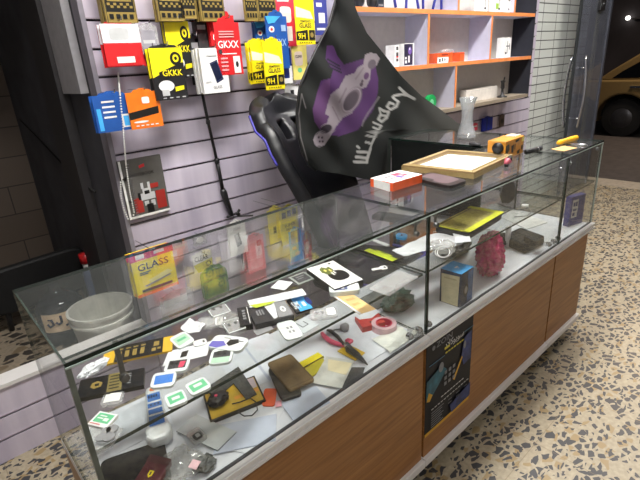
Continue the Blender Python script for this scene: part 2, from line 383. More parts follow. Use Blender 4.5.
def tilemat(name, c1, c2, bw, bh, mort, off=0, rough=.4, axis='xz', var=0):
    m = bpy.data.materials.new(name); m.use_nodes = True; nt = m.node_tree; N = nt.nodes; L = nt.links; b = N['Principled BSDF']
    geo = N.new('ShaderNodeNewGeometry'); sp = N.new('ShaderNodeSeparateXYZ'); L.new(geo.outputs['Position'], sp.inputs[0])
    cb = N.new('ShaderNodeCombineXYZ'); L.new(sp.outputs['xyz'.index(axis[0])], cb.inputs[0]); L.new(sp.outputs['xyz'.index(axis[1])], cb.inputs[1])
    br = N.new('ShaderNodeTexBrick'); br.offset = off; br.inputs['Scale'].default_value = 1; br.inputs['Brick Width'].default_value = bw; br.inputs['Row Height'].default_value = bh
    br.inputs['Mortar Size'].default_value = mort; br.inputs['Color1'].default_value = lin(c1); br.inputs['Color2'].default_value = lin(tuple(max(0, x-10) for x in c1)); br.inputs['Mortar'].default_value = lin(c2)
    L.new(cb.outputs[0], br.inputs['Vector']); L.new(br.outputs['Color'], b.inputs['Base Color']); b.inputs['Roughness'].default_value = rough
    return m
TILEW = tilemat('white_wall_tile', (214, 219, 214), (60, 60, 62), .285, .0775, .0042)
plain_box('wall_tiled', (4.43, 1.3, 0), (5.66, 1.42, 3.0), TILEW)
BRT = tilemat('brown_alcove_tile', (104, 92, 82), (60, 54, 50), .4, .2, .004, .5, .6)
BRF = terrazzo('alcove_terrazzo', (150, 138, 120), (62, 58, 54), (120, 106, 86), 13, .30)
plain_box('wall_alcove_right', (.57, 1.36, 0), (.62, 3.1, 3.0), ALC)
plain_box('wall_alcove_back', (-2.4, 3.1, 0), (.62, 3.2, 3.0), BRT)
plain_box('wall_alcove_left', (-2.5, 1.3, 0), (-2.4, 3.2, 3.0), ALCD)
plain_box('floor_alcove', (-2.4, 1.36, -.14), (.57, 3.1, .215), BRF)
plain_box('ceiling_alcove_blocker', (-2.4, 1.3, 2.25), (.57, 3.2, 3.0), ALCD)  # unseen, set low to keep lamp light out of the alcove
plain_box('trim_3', (.535, 1.42, 1.42), (.568, 1.68, 2.25), mat('pale_door_lining', (170, 168, 172), .6))
plain_box('trim_4', (.52, 1.70, .27), (.568, 1.98, 2.25), mat('dark_door_frame', (52, 50, 52), .6))
plain_box('trim_5', (.556, 1.284, .352), (.575, 1.36, 3.0), mat('slat_edge_strip', (140, 136, 146), .5))
# two dark cables on the alcove's back and side walls
CAB = mat('cable_black', (14, 14, 15), .6)
pts = [(-.35, 3.0885, 1.75), (-.2, 3.0885, 1.45), (-.1, 3.0885, 1.25), (.05, 3.0885, 1.08), (.2, 3.0885, .98), (.38, 3.0885, .92)]
tag(MB().tube(pts, .012, 6).build('electric_cable', CAB, None, loc=pts[0], smooth=True), 'thick black cable sagging across the dark alcove back wall', 'cable')
pts = [(.553, 2.9, 1.25), (.55, 2.5, 1.16), (.553, 2.2, 1.07), (.553, 1.9, .99), (.553, 1.62, .96)]
tag(MB().tube(pts, .006, 6).build('electric_cable', CAB, None, loc=pts[0], smooth=True), 'thin black cable along the grey right side of the alcove', 'cable')

# ================================================================== STREET OUTSIDE
ASPH = mat('asphalt', (66, 60, 58), .9, var=.2, scale=8)
plain_box('ground', (5.66, -9, -.26), (26, 14, -.13), ASPH)
plain_box('trim_6', (5.60, -3.3, -.13), (6.0, 1.6, -.005), mat('doorstep_stone', (150, 140, 124), .7, var=.15))
FAC = mat('dark_facade', (66, 62, 66), .8, var=.3, scale=1.2)
plain_box('wall_street', (14.5, -9, -.13), (14.9, 14, 5.5), FAC)
area('street_fill_light', (9.0, 0.6, 4.2), (.8, .8), 180, col=(1, .8, .62))  # unseen light added to brighten the car and asphalt
# wall lamp across the street
p = on(628, 18, 0, 14.4); t = thing('wall_lamp', 'small glowing white lamp on the dark wall across the street', 'lamp', p)
MB().lathe([(0, -.05), (.04, -.04), (.055, 0), (.04, .04), (0, .05)], p, 16).build('bulb', mat('lamp_glow', (255, 250, 240), .5, emit=6), t, smooth=True)
MB().box((p.x-.02, p.y-3.2, p.z-.05), (p.x+.08, p.y-.09, p.z-.01)).build('rail', mat('rail_grey', (90, 88, 90), .5), t)
# yellow-brown car
def car(x0=9.75, yw=2.02, g=-.13):
    PA = mat('taxi_paint', (124, 104, 66), .3, coat=.4, var=.04); WN = mat('car_window', (10, 12, 14), .1); TY = mat('tyre', (16, 16, 17), .8); HUB = mat('wheel_hub', (70, 70, 74), .35, metal=.6)
    t = thing('car', 'yellow taxi-coloured car parked in the dark street outside the door', 'car', (x0+.85, yw-1.3, g))
    # body side profile, y from the bumper (left in view) to the far end
    yf = yw+.72; yb = yw-3.5; r = .43
    prof = [(yf, .28), (yf+.03, .55), (yf-.04, .86), (yf-.25, 1.0), (yb+.2, 1.0), (yb-.05, .9), (yb-.05, .3)]
    arch2 = yw-2.62
    low = []
    for yc in (arch2, yw):
        low += [(yc-r, .24)]+[(yc-r*math.cos(a), .33+r*math.sin(a)) for a in [math.pi*k/12 for k in range(13)]]+[(yc+r, .24)]
    poly = [(y, z) for y, z in prof]+low
    MB().prism([(x0, y, g+z) for y, z in poly], (1.7, 0, 0)).build('body', PA, t, bevel=.03)
    cab = [(yf-.2, .99), (yf-.42, 1.16), (yf-.85, 1.44), (yf-1.1, 1.5), (yb+1.5, 1.5), (yb+.75, 1.0)]
    MB().prism([(x0+.1, y, g+z) for y, z in cab], (1.5, 0, 0)).build('cabin', PA, t, bevel=.03)
    for wy in ([(yf-.46, 1.03), (yf-.62, 1.15), (yf-1.0, 1.38), (yf-1.35, 1.4), (yf-1.35, 1.03)], [(yf-1.42, 1.03), (yf-1.42, 1.4), (yf-2.3, 1.4), (yf-2.3, 1.03)]):
        MB().prism([(x0+.097, y, g+z) for y, z in wy], (-.006, 0, 0)).build('side_window', WN, t)
    for yc in (yw, arch2):
        w = MB().lathe([(0, 0), (.2, 0), (.33, .02), (.335, .1), (.33, .2), (.2, .22)], (x0+.05, yc, g+.335), 32, axis=(1, 0, 0)).build('wheel', TY, t, smooth=False)
        MB().lathe([(0, -.012), (.05, -.014), (.17, -.004), (.19, .01)], (x0+.05, yc, g+.335), 24, axis=(1, 0, 0)).build('hub_cap', HUB, w, smooth=True)
        MB().prism([(x0+.3, yc-r*math.cos(a), g+.33+r*math.sin(a)) for a in [math.pi*k/12 for k in range(13)]], (.02, 0, 0)).build('wheel_well', TY, t)
    MB().box((x0-.006, yf-1.4, g+.62), (x0, yb+.3, g+.64)).build('door_trim', BLKS, t)
    MB().box((x0-.02, yf-1.0, g+.87), (x0+.01, yf-.8, g+.9)).build('door_handle', CHROME, t)
    # wing mirror
    MB().box((x0-.14, yf-1.42, g+1.05), (x0+.1, yf-1.2, g+1.15)).build('wing_mirror', PA, t, bevel=.03)
car()
# ================================================================== OPEN GLASS DOOR
d = thing('glass_door', 'open frameless glass door with steel pull handles', 'door', (5.25, 1.12, .0)); d['kind'] = 'structure'; d.name = 'door_1'
MB().box((4.93, 1.114, .02), (5.665, 1.126, 2.4), 0, 1, 1).build('glass_pane', [DOORG, mat('door_edge', (36, 44, 46), .2)], d)
MB().box((4.915, 1.108, .02), (4.932, 1.132, 2.4)).build('edge_strip', mat('door_seal', (40, 44, 46), .4), d)
MB().box((5.662, 1.105, -.004), (5.70, 1.135, 2.45)).build('hinge_post', mat('door_post', (92, 96, 108), .35, metal=.4), d)
MB().box((5.32, 1.085, 1.79), (5.44, 1.155, 1.9)).build('lock_case', BLK, d, bevel=.004)
MB().lathe([(0, 0), (.02, 0), (.02, .01), (0, .012)], (5.38, 1.084, 1.845), 16, axis=(0, -1, 0)).build('lock_cylinder', CHROME, d)
for s, yy in ((-1, 1.055), (1, 1.185)):
    pth = [(5.06, yy+s*.0, 1.39), (5.055, yy-s*.012*0, 1.2), (5.05, yy+s*.012, 1.05), (5.045, yy, .9), (5.03, yy, .71)]
    pp = []
    hx = 4.985 if s > 0 else 5.05
    for k in range(17):
        f = k/16; z = 1.39-.68*f; pp.append((hx, yy+s*.03*math.sin(math.pi*f)-s*.015, z))
    h = MB().tube(pp, .014, 10).build('pull_handle', CHROME, d, smooth=True)
    for z in (1.28, .80): MB().tube([(hx, 1.12+s*.006, z), (hx, yy, z)], .009, 8).build('standoff', CHROME, h, smooth=True)
plain_box('trim_7', (5.47, 1.15, 0), (5.53, 1.17, 2.4), mat('strip_yellow', (240, 220, 140), .5))  # upright yellow strip behind the door pane
# ================================================================== GLASS COUNTERS
def woodmat():
    m = bpy.data.materials.new('wood_laminate'); m.use_nodes = True; nt = m.node_tree; N = nt.nodes; L = nt.links; b = N['Principled BSDF']
    geo = N.new('ShaderNodeNewGeometry'); mp = N.new('ShaderNodeMapping'); mp.inputs['Scale'].default_value = (3, 3, 60); L.new(geo.outputs['Position'], mp.inputs['Vector'])
    nz = N.new('ShaderNodeTexNoise'); nz.inputs['Scale'].default_value = 1.2; nz.inputs['Detail'].default_value = 6; nz.inputs['Distortion'].default_value = .6; L.new(mp.outputs[0], nz.inputs['Vector'])
    rp = N.new('ShaderNodeValToRGB'); rp.color_ramp.elements[0].position = .3; rp.color_ramp.elements[1].position = .72
    rp.color_ramp.elements[0].color = lin((132, 86, 42)); rp.color_ramp.elements[1].color = lin((168, 118, 66)); L.new(nz.outputs['Fac'], rp.inputs[0]); L.new(rp.outputs[0], b.inputs['Base Color'])
    b.inputs['Roughness'].default_value = .4; return m
WOOD = woodmat(); TRAY = mat('tray_board', (218, 220, 226), .6, var=.02, scale=8)
PLY = mat('cabinet_inner', (60, 48, 38), .7); PLIN = mat('dark_plinth', (30, 26, 24), .8)
ZT = 1.05; ZM = .63
def showcase(name, label, x0, x1, y0, y1, left=True, right=True, front=True, shelf=(.845, .853), shelf_y=None, shelf_x=None, back_glass=False, rails=True, strip=None):
    t = thing(name, label, 'display counter', ((x0+x1)/2, (y0+y1)/2, 0), 'glass display counters')
    g = .006; e = .0015
    if strip: MB().box((x0+.0008, y0-.0012, ZM), (x0+.0008+strip[0], y0+strip[0], ZT-.009)).build('corner_seal', strip[1], t)
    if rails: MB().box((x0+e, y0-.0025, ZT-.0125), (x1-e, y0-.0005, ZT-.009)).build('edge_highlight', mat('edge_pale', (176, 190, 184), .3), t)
    MB().box((x0+.01, y0+.055, 0), (x1-.01, y1-.03, .075)).build('plinth', PLIN, t)
    if rails: MB().box((x0+e, y0-.012, .072), (x1-e, y0+.05, .104)).build('bottom_rail', SILV, t, bevel=.003)
    MB().box((x0+.006, y0+.004, .104), (x1-.006, y0+.02, .598)).build('front_panel', WOOD, t)
    MB().box((x0+.001, y0+.02, .075), (x0+.017, y1, .598)).build('side_panel', WOOD, t)
    MB().box((x1-.017, y0+.02, .075), (x1-.001, y1, .598)).build('side_panel', WOOD, t)
    MB().box((x0+.02, y0+.024, .075), (x1-.02, y1-.01, .09)).build('base_board', PLY, t)
    MB().box((x0+.02, y1-.02, .09), (x1-.02, y1-.005, .598)).build('back_panel', PLY, t)
    MB().box((x0+.004, y0+.004, .600), (x1-.004, y1-.004, .628)).build('tray', TRAY, t)
    if rails:
      r = MB(); r.box((x0+e, y0-.016, .598), (x1-e, y0+.003, ZM+.004)); r.box((x0+e, y0-.022, .606), (x1-e, y0-.014, .614)); r.box((x0+e, y0-.020, ZM-.006), (x1-e, y0-.014, ZM+.004)); r.build('tray_rail', SILV, t); MB().box((x0+e, y0-.0165, ZM-.010), (x1-e, y0-.0155, ZM-.007)).build('rail_groove', DGREY, t)
    if front: MB().box((x0+.01, y0-.0012, ZM+.0042), (x1-.01, y0+.0085, ZM+.0062)).build('glass_gap_shadow', DGREY, t)  # dark strip paints the gap shadow along the front glass's bottom edge
    ed = [TOPG, GEDGE]
    if left: MB().box((x0+.001, y0+g, ZM), (x0+.001+g, y1, ZT-g-.0025), 0, 0, 1).build('side_glass', [GLASS, GEDGEL], t); MB().box((x0+.0005, y0+.004, .601), (x0+.012, y1-.001, ZM-.0005)).build('side_rail', SILV, t)
    if right: MB().box((x1-.001-g, y0+g, ZM), (x1-.001, y1, ZT-g-.0025), 0, 0, 1).build('side_glass', [GLASS, GEDGEL], t)
    if front: MB().box((x0+.001, y0+.0, ZM), (x1-.001, y0+g-.0003, ZT-g-.0025), 0, 1, 1).build('front_glass', [GLASS, GEDGEL], t)
    MB().box((x0+.001, y0-(.003 if rails else 0), ZT-g-.002), (x1-.001, y1, ZT), 0, 2, 1).build('top_glass', ed, t)
    if shelf:
        sy = shelf_y or (y0+.010, y1-.02); sx = shelf_x or (x0+.009, x1-.009)
        MB().box((sx[0], sy[0], shelf[0]), (sx[1], sy[1], shelf[1]), 0, 2, 1).build('glass_shelf', [SHELFG, GEDGEL], t)
    return t
def clamp_part(t, x, y, z, drop=.05, axis='top'):
    mb = MB(); mb.box((x-.0045, y-.002, z-drop), (x+.0045, y+.002, z)); mb.lathe([(0, -.006), (.008, -.005), (.009, 0), (.008, .006), (0, .007)], (x, y-.004, z-drop), 14, axis=(0, -1, 0))
    mb.build('shelf_bracket', mat('bracket_steel', (120, 122, 124), .3, metal=.9), t, smooth=False)
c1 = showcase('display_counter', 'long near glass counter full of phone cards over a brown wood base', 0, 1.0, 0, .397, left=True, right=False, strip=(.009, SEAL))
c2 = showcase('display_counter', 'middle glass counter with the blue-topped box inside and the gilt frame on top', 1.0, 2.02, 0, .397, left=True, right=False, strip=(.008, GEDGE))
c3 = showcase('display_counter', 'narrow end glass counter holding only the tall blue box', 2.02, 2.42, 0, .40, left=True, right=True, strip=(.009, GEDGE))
c4 = showcase('display_counter', 'rear return counter with a dark interior carrying the crystal vase', 2.02, 2.42, .402, 1.0, left=True, right=True, shelf=None, rails=False)
MB().box((2.03, .42, .632), (2.41, .99, .64)).build('inner_board', mat('inner_grey', (96, 98, 98), .5), c4)
MB().box((2.04, .414, .632), (2.046, .995, 1.04)).build('inner_shade_sheet', mat('inner_shade_black', (22, 22, 24), .3), c4)  # black sheet stands in for the shade inside the return counter
clamp_part(c1, .088, .014, 1.044, .075)
clamp_part(c1, .955, .014, 1.044, .05); clamp_part(c2, 1.055, .014, 1.044, .05); clamp_part(c2, 1.965, .014, 1.044, .05); clamp_part(c3, 2.06, .014, 1.044, .04); clamp_part(c3, 2.38, .014, 1.044, .03)
for c, xs in ((c1, (.02, .93, .98)), (c2, (1.03, 1.94, 1.99)), (c3, (2.04,))):
    for x in xs:
        MB().lathe([(0, 0), (.011, 0), (.011, .012), (.006, .02), (0, .02)], (x, .02, .655), 12, axis=(0, -1, 0)).build('glass_clip', CHROME, c)
# dust smears and reflections live in the glass; clear stand-offs
for c, x in ((c1, .03), (c2, 1.03)):
    MB().box((x-.02, .365, .838), (x-.004, .385, .845)).build('shelf_pin', CHROME, c)
MB().box((2.4165, -.0015, ZM+.006), (2.4195, .004, ZT-.009)).build('end_edge_highlight', mat('edge_pale', (176, 190, 184), .3), c3)  # pale strip paints a highlight along the end pane's edge
# poster on the middle cabinet front
def poster():
    NAVY = mat('poster_navy', (14, 17, 28), .5, spec=.3, var=.3, scale=12); T1 = mat('poster_white', (200, 204, 206), .5); T2 = mat('poster_yellow', (208, 196, 70), .5); TL_ = mat('poster_teal', (36, 92, 110), .5, var=.5, scale=30); PB = mat('poster_blue', (40, 56, 110), .5, var=.5, scale=40); G = mat('poster_grey', (120, 124, 130), .5)
    gold = mat('poster_gold', (206, 160, 40), .5); thin = mat('poster_line', (70, 120, 150), .5)
    slab('poster', 'dark navy advertising poster with gold bottom edge stuck on the middle wood panel', 'poster', (1.008, .0015, .6), (.292, 0, 0), (0, 0, -.405), (0, -1, 0), .0015, NAVY, [
        ('bottom_stripe', gold, (0, .968, 1, 1)),
        ('logo', G, 'E', (.11, .085, .17, .13)), ('title', G, 'T', 'ZOIN', (.19, .07, .52, .125)),
        ('headline', T1, 'T', '\uFEA9\uFEFC\uFEDB\uFEEE\uFEF3\uFEEE\uFEB3', (.36, .13, .78, .215)), ('headline_accent', T2, (.36, .18, .47, .205)),
        ('subtitle', T2, 'M', [(.38+.06*k, .235, .425+.06*k, .25) for k in range(7)]),
        ('line', thin, (.05, .255, .36, .262)), ('line', thin, (.78, .16, 1, .167)),
        ('teal_picture', TL_, 'P', [(.0, .40), (.3, .34), (.42, .42), (.1, .60), (.0, .6)]),
        ('figure', PB, 'P', [(.78, .22), (.95, .2), (.97, .5), (.8, .52), (.74, .4)]),
        ('portrait', G, 'E', (.24, .30, .34, .40)), ('portrait', G, 'E', (.77, .26, .83, .34)),
        ('chart_bar', gold, 'P', [(.56, .585), (.74, .40), (.76, .42), (.59, .605)]), ('badge', gold, 'P', [(.04, .52), (.12, .57), (.06, .62), (.0, .60)]),
        ('icons', G, 'M', [(.36+.09*i, .42+.06*j, .41+.09*i, .455+.06*j) for i in range(3) for j in range(3)]),
        ('caption', T1, 'M', [(.3+.065*k, .665, .35+.065*k, .675) for k in range(8)]+[(.1+.065*k, .72, .145+.065*k, .729) for k in range(13)]),
        ('small_print', G, 'M', [(.1, .76+.026*k, .36-.03*(k % 3), .768+.026*k) for k in range(7)]+[(.46+.18*i, .77+.04*j, .54+.18*i, .777+.04*j) for i in range(3) for j in range(2)]),
        ('blue_block', PB, 'P', [(.5, .85), (.98, .78), (.98, .93), (.55, .95)]),
    ], body='sheet')
poster()
# ================================================================== PACKETS ON THE SLAT WALL
INK = mat('printed_black', (22, 22, 20), .4); TEXTD = mat('text_dark', (40, 40, 36), .5)
PKG = 'screen protector packets hanging on the slat wall'
def goldbox(label, u, v, pw, ph, n=1):
    chk = [(.1+.1*i, .63+.05*((i+j) % 2)+.0+.0*j, .19+.1*i, .675+.05*((i+j) % 2)) for i in range(8) for j in range(1)]
    return hang('screen_protector_box', label, 'packet', u, v, pw, ph, GOLD, [
        ('dark_panel', INK, (.06, .0, .94, .80)), ('window', W_, 'P', [(.3, .0), (.75, .0), (.68, .26), (.24, .26)]), ('screen_print', DGREY, 'P', [(.34, .0), (.72, .0), (.67, .18), (.3, .18)]),
        ('gold_line', GOLD, (.12, .56, .88, .60)), ('check_pattern', GOLD, 'M', chk), ('lettering', GOLD, 'T', 'GLASS', (.2, .36, .8, .46)),
        ('icon_tiles', INK, 'M', [(.11+.21*k, .84, .24+.21*k, .93) for k in range(4)]), ('border_line', INK, 'M', [(.03, .0, .045, 1), (.955, .0, .97, 1)])],
        t=.012, n=n, group='black and gold boxes on the top hooks', body='box', tab=None)
goldbox('black and gold box at the left end of the top row', 118, -4, 27, 50, n=3)
goldbox('black and gold box above the upper yellow and black earphone packet', 169, -4, 24, 47, n=2)
goldbox('narrow black and gold box above the flat black packs', 186, -6, 15, 46)
goldbox('black and gold box above the white box with the phone', 211, -4, 23, 47, n=2)
goldbox('narrow black and gold box above the red packets', 250, -4, 13, 47)
goldbox('black and gold box above the blue packets', 266, -4, 19, 47, n=2)
# second row
hang('accessory_packet', 'red packet with a white top and a white strip', 'packet', 123, 45, 32, 40, RED, [('white_top', mat('silver_white', (214, 214, 218), .4), (0, 0, 1, .45)), ('strip', W_, (.28, .78, .75, .93)), ('picture', LGREY, 'R', (.2, .1, .7, .38))], n=2)
hang('accessory_pouch', 'clear grey pouch right of the white topped red packet', 'packet', 149, 40, 17, 27, CLEARP, [('grey_insert', mat('insert_grey', (150, 148, 156), .6), (.15, .15, .85, .9)), ('label_strip', LGREY, (.2, .5, .8, .62))], y=1.2)
hang('accessory_packet', 'small red packet half hidden below the clear grey pouch', 'packet', 151, 57, 14, 17, RED, [('label_strip', W_, (.15, .3, .85, .5)), ('yellow_corner', YEL, (.8, 0, 1, .5))], y=1.22)
def earpack(label, u, v, pw, ph, y, n):
    return hang('earphone_packet', label, 'packet', u, v, pw, ph, mat('packet_black', (34, 34, 36), .35), [
        ('yellow_top', YEL, 'P', [(0, 0), (1, 0), (1, .30), (0, .56)]), ('badge', INK, 'E', (.60, .08, .95, .34)), ('badge_ring', YEL, 'E', (.68, .13, .87, .28)), ('badge_dot', INK, 'E', (.73, .17, .82, .24)),
        ('logo', INK, 'P', [(.20, .46), (.98, .28), (.98, .46), (.20, .64)]), ('lettering', YEL, 'T', 'GKKK', (.30, .42, .92, .54)), ('corner_mark', YEL, 'P', [(.62, .76), (.9, .74), (.9, .82), (.62, .85)]),
        ('earphone_picture', mat('ear_white', (226, 226, 226), .4), 'E', (.12, .62, .6, .84)), ('earphone_stem', LGREY, (.2, .8, .42, .92)), ('small_marks', LGREY, 'M', [(.2+.2*k, .955, .3+.2*k, .975) for k in range(4)])], y=y, t=.008, n=n, tab=(.8, .08))
earpack('upper yellow and black earphone packet with a round badge', 180, 50, 22, 54, 1.20, 2)
earpack('lower, larger yellow and black earphone packet with a round badge', 169, 74, 29, 50, 1.14, 2)
for k, (u, v, w, h, lab) in enumerate(((203, 41, 15, 36, 'flat black accessory pack left of the red packet'), (197, 62, 12, 44, 'black accessory pack edge left of the white phone box'))):
    hang('accessory_packet', lab, 'packet', u, v, w, h, BLKS, [('window', DGREY, 'R', (.2, .3, .8, .85)), ('pale_label', GREY, (.25, .08, .75, .2))], y=1.23, t=.008)
hang('phone_box', 'white box with a dark blue phone below the black packs', 'box', 215, 71, 25, 43, W_, [
    ('phone_picture', mat('phone_print', (42, 50, 78), .3), 'P', [(.33, .32), (.62, .25), (.80, .70), (.52, .78)]), ('phone_screen', mat('phone_screen', (30, 36, 60), .2), 'P', [(.37, .35), (.60, .29), (.74, .66), (.53, .73)]),
    ('lettering', GREY, 'T', 'GLASS', (.36, .83, .7, .90)), ('small_print', LGREY, 'M', [(.25, .14, .62, .17), (.12, .72, .3, .75)]), ('emblem', DGREY, 'P', [(.74, .03), (.86, .03), (.86, .10), (.8, .14), (.74, .10)])], y=1.13, t=.014, n=3, body='box', tab=None)
def redp(label, u, v, y, n=1):
    return hang('accessory_packet', label, 'packet', u, v, 24, 50, RED, [('logo', W_, 'T', 'GKXX', (.08, .34, .92, .48)), ('small_line', W_, (.2, .58, .8, .6)), ('bullet_list', mat('pinkish', (236, 170, 170), .5), 'M', [(.12, .66+.075*k, .4, .69+.075*k) for k in range(4)]),
        ('picture', W_, (.62, .64, .9, .97)), ('picture_dot', INK, 'E', (.7, .74, .82, .86)), ('top_text', mat('pinkish', (236, 170, 170), .5), 'M', [(.15, .16+.05*k, .75, .18+.05*k) for k in range(3)])], y=y, n=n, t=.006)
redp('bright red accessory packet hanging in front of the red stack', 229, 49, 1.13)
redp('red accessory packet partly covered by the front red one', 224, 42, 1.2, n=2)
def bluep(label, u, v, pw, ph, y, n):
    return hang('accessory_packet', label, 'packet', u, v, pw, ph, BLUE, [('badge', W_, 'E', (.12, .18, .38, .30)), ('badge_dot', RED, 'E', (.19, .21, .31, .27)), ('logo', mat('pale_blue', (150, 180, 220), .5), 'T', 'GKXX', (.2, .42, .9, .56)), ('corner', mat('pale_blue', (150, 180, 220), .5), (.7, .16, .92, .28)), ('shine', BLUEL, 'P', [(.0, .0), (.7, .0), (.4, .12), (.1, .14)])], y=y, n=n, t=.006)
bluep('blue accessory packet hanging in front, right above the yellow glass packs', 278, 43, 22, 50, 1.14, 1)
bluep('blue accessory packet at the back left of the blue stack', 266, 45, 20, 44, 1.21, 2)
hang('accessory_packet', 'blue and white packet below the front blue one', 'packet', 286, 66, 12, 34, BLUED, [('white_part', W_, (0, .5, 1, 1)), ('phone_print', BLUED, (.25, .55, .75, .85)), ('text_line', W_, (.2, .15, .8, .22))], y=1.16)
hang('accessory_packet', 'pink red packet left of the upper yellow glass pack', 'packet', 286, 20, 20, 50, mat('rose_red', (214, 50, 76), .4), [('picture', W_, 'R', (.2, .25, .8, .55)), ('lower_picture', W_, (.5, .62, .8, .9)), ('text_line', W_, (.1, .1, .7, .16))], y=1.18)
def temper(label, u, v, pw, ph, y, n=1, back=None):
    return hang('screen_protector_packet', label, 'packet', u, v, pw, ph, YEL, [('glass_picture', mat('glass_print', (226, 222, 200), .4), 'P', [(.05, .2), (.8, .3), (.95, .46), (.05, .42)]), ('title', TEXTD, 'T', 'TEMPERED', (.22, .485, .8, .53)), ('title', TEXTD, 'T', 'GLASS', (.18, .545, .82, .64)),
        ('black_corner', INK, 'P', [(.0, .72), (.60, .68), (.60, .90), (.0, .90)]), ('hardness_mark', YEL, 'T', '9H', (.08, .75, .46, .88)), ('black_square', INK, (.66, .69, .97, .9)), ('side_mark', GOLD, 'E', (.72, .74, .9, .85)), ('dots', INK, 'M', [(.12+.12*k, .945, .18+.12*k, .965) for k in range(6)])], y=y, n=n, t=.004, group='yellow tempered glass packets', tab=(.7, .1))
temper('front yellow tempered glass packet above the black chair', 274, 66, 20, 46, 1.10)
temper('yellow glass packet partly behind the front one above the chair', 261, 63, 19, 39, 1.16, 3)
temper('yellow tempered glass packet at the top beside the flag', 305, 21, 21, 45, 1.12)
hang('screen_protector_packet', 'pale yellow packet with a pinkish label beside the black flag', 'packet', 300, 62, 16, 34, YELP, [('label_patch', mat('pinkish_white', (232, 214, 200), .5), 'R', (.15, .2, .7, .6)), ('text', TEXTD, 'T', 'CLEAR', (.2, .3, .65, .38)), ('dot', GREEN, 'E', (.3, .66, .6, .8))], y=1.19)
hang('accessory_packet', 'blue packet hanging right beside the black flag at the top', 'packet', 321, 15, 14, 38, mat('dusty_blue', (62, 70, 150), .4), [('white_print', W_, 'M', [(.15, .2, .6, .3), (.3, .45, .8, .7)]), ('text_line', W_, (.1, .82, .8, .88))], y=1.18)
hang('accessory_packet', 'small white packet with a black picture above the chair headrest', 'packet', 292, 93, 15, 15, W_, [('picture', BLK, (.4, .3, .65, .8)), ('red_mark', RED, (.1, .6, .25, .8))], y=1.21)
hang('accessory_packet', 'dark blue packet under the small white one above the chair', 'packet', 292, 108, 14, 13, mat('ink_blue', (36, 42, 66), .4), [('text_line', GREY, (.1, .15, .8, .3))], y=1.23)
hang('accessory_packet', 'loose clear packet hanging under the pale yellow packet', 'packet', 289, 84, 14, 10, CLEARP, [('insert', LGREY, (.2, .2, .8, .8))], y=1.24)
# blue and orange packs with bead chain
hang('phone_case_packet', 'blue packet with a phone picture left of the orange one', 'packet', 116, 113, 34, 36, BLUE, [('phone_picture', W_, (.62, .55, .88, .92)), ('phone_screen', BLUEL, (.66, .6, .84, .88)), ('lettering', W_, 'M', [(.2, .15+.14*k, .5, .2+.14*k) for k in range(4)]), ('light_band', BLUEL, (.05, .35, .15, .95))], y=1.16, n=3, tab=(.6, .1))
hang('cable_packet', 'orange packet with a black bar right of the blue phone packet', 'packet', 145, 110, 28, 36, ORG, [('black_bar', INK, 'P', [(.0, .54), (.92, .42), (.92, .62), (.0, .74)]), ('cable_picture', W_, 'E', (.1, .78, .55, .84)), ('emblem', W_, 'R', (.45, .14, .68, .32)), ('small_print', W_, 'M', [(.15+.15*k, .9, .24+.15*k, .93) for k in range(5)])], y=1.15, tab=(.6, .1))
nb = hang('notebook', 'grey spiral notebook with red and white print on the slat wall', 'notebook', 145, 187, 36, 60, mat('notebook_grey', (92, 90, 86), .5), [
    ('red_title', RED, 'P', [(.45, .12), (.58, .10), (.58, .15), (.45, .17)]), ('title', INK, 'T', 'NOTEBOOK', (.22, .24, .78, .29)), ('red_print', mat('print_red', (160, 44, 36), .5), 'M', [(.18, .66, .38, .92), (.72, .6, .95, .92), (.62, .46, .82, .54)]),
    ('white_print', LGREY, 'M', [(.40, .42, .46, .52), (.56, .42, .62, .52), (.42, .52, .62, .6), (.36, .6, .7, .72), (.42, .74, .52, .82), (.58, .74, .68, .84)]), ('dark_print', INK, 'M', [(.46, .56, .58, .62), (.46, .8, .62, .97), (.30, .58, .36, .7)]), ('page_edge', W_, (.0, .0, .05, 1)), ('bottom_edge', W_, (.0, .96, 1, 1))], y=1.270, t=.016, tilt=.0, tab=None, body='cover', hook=False)
mb = MB()
for k in range(22):
    p = py(124+.0*k, 160, 1.16)
p0 = py(126.5, 163, 1.265); p1_ = py(137.5, 216, 1.265)
for k in range(20):
    f = (k+.5)/20; q = p0.lerp(p1_, f); mb.lathe([(.0075, -.0015), (.0095, 0), (.0075, .0015)], q, 8)
mb.build('spiral_binding', CHROME, nb)
# bead chain
pts = [(118, 72), (120, 95), (122.5, 120), (124, 140), (126, 165), (129.5, 190), (134, 212), (133, 218), (128, 219), (124, 210), (121, 196), (120.5, 180)]
mb = MB(); P3 = [py(u, v, 1.29 if i == 0 else (1.125 if i < 4 else 1.235)) for i, (u, v) in enumerate(pts)]
for a, b in zip(P3[:-1], P3[1:]):
    n = max(1, int((b-a).length/.0095))
    for k in range(n): mb.lathe([(0, -.0036), (.0032, -.0016), (.0032, .0016), (0, .0036)], a.lerp(b, k/n), 6)
o = mb.build('bead_chain', mat('bead_white', (222, 222, 216), .3), None, loc=P3[0]); tag(o, 'thin white bead chain looping under the grey notebook', 'chain')
for (u, v) in ((122, 179), (128.5, 201)):
    p = py(u, v, 1.286); o = MB().tube([p, p+Vector((0, -.04, 0)), p+Vector((0, -.045, .012))], .005, 8).build('display_hook', BLK, None, loc=p); tag(o, 'short black peg beside the notebook, ' + ('the upper one' if v < 190 else 'the lower one'), 'hook', 'black pegs by the notebook')
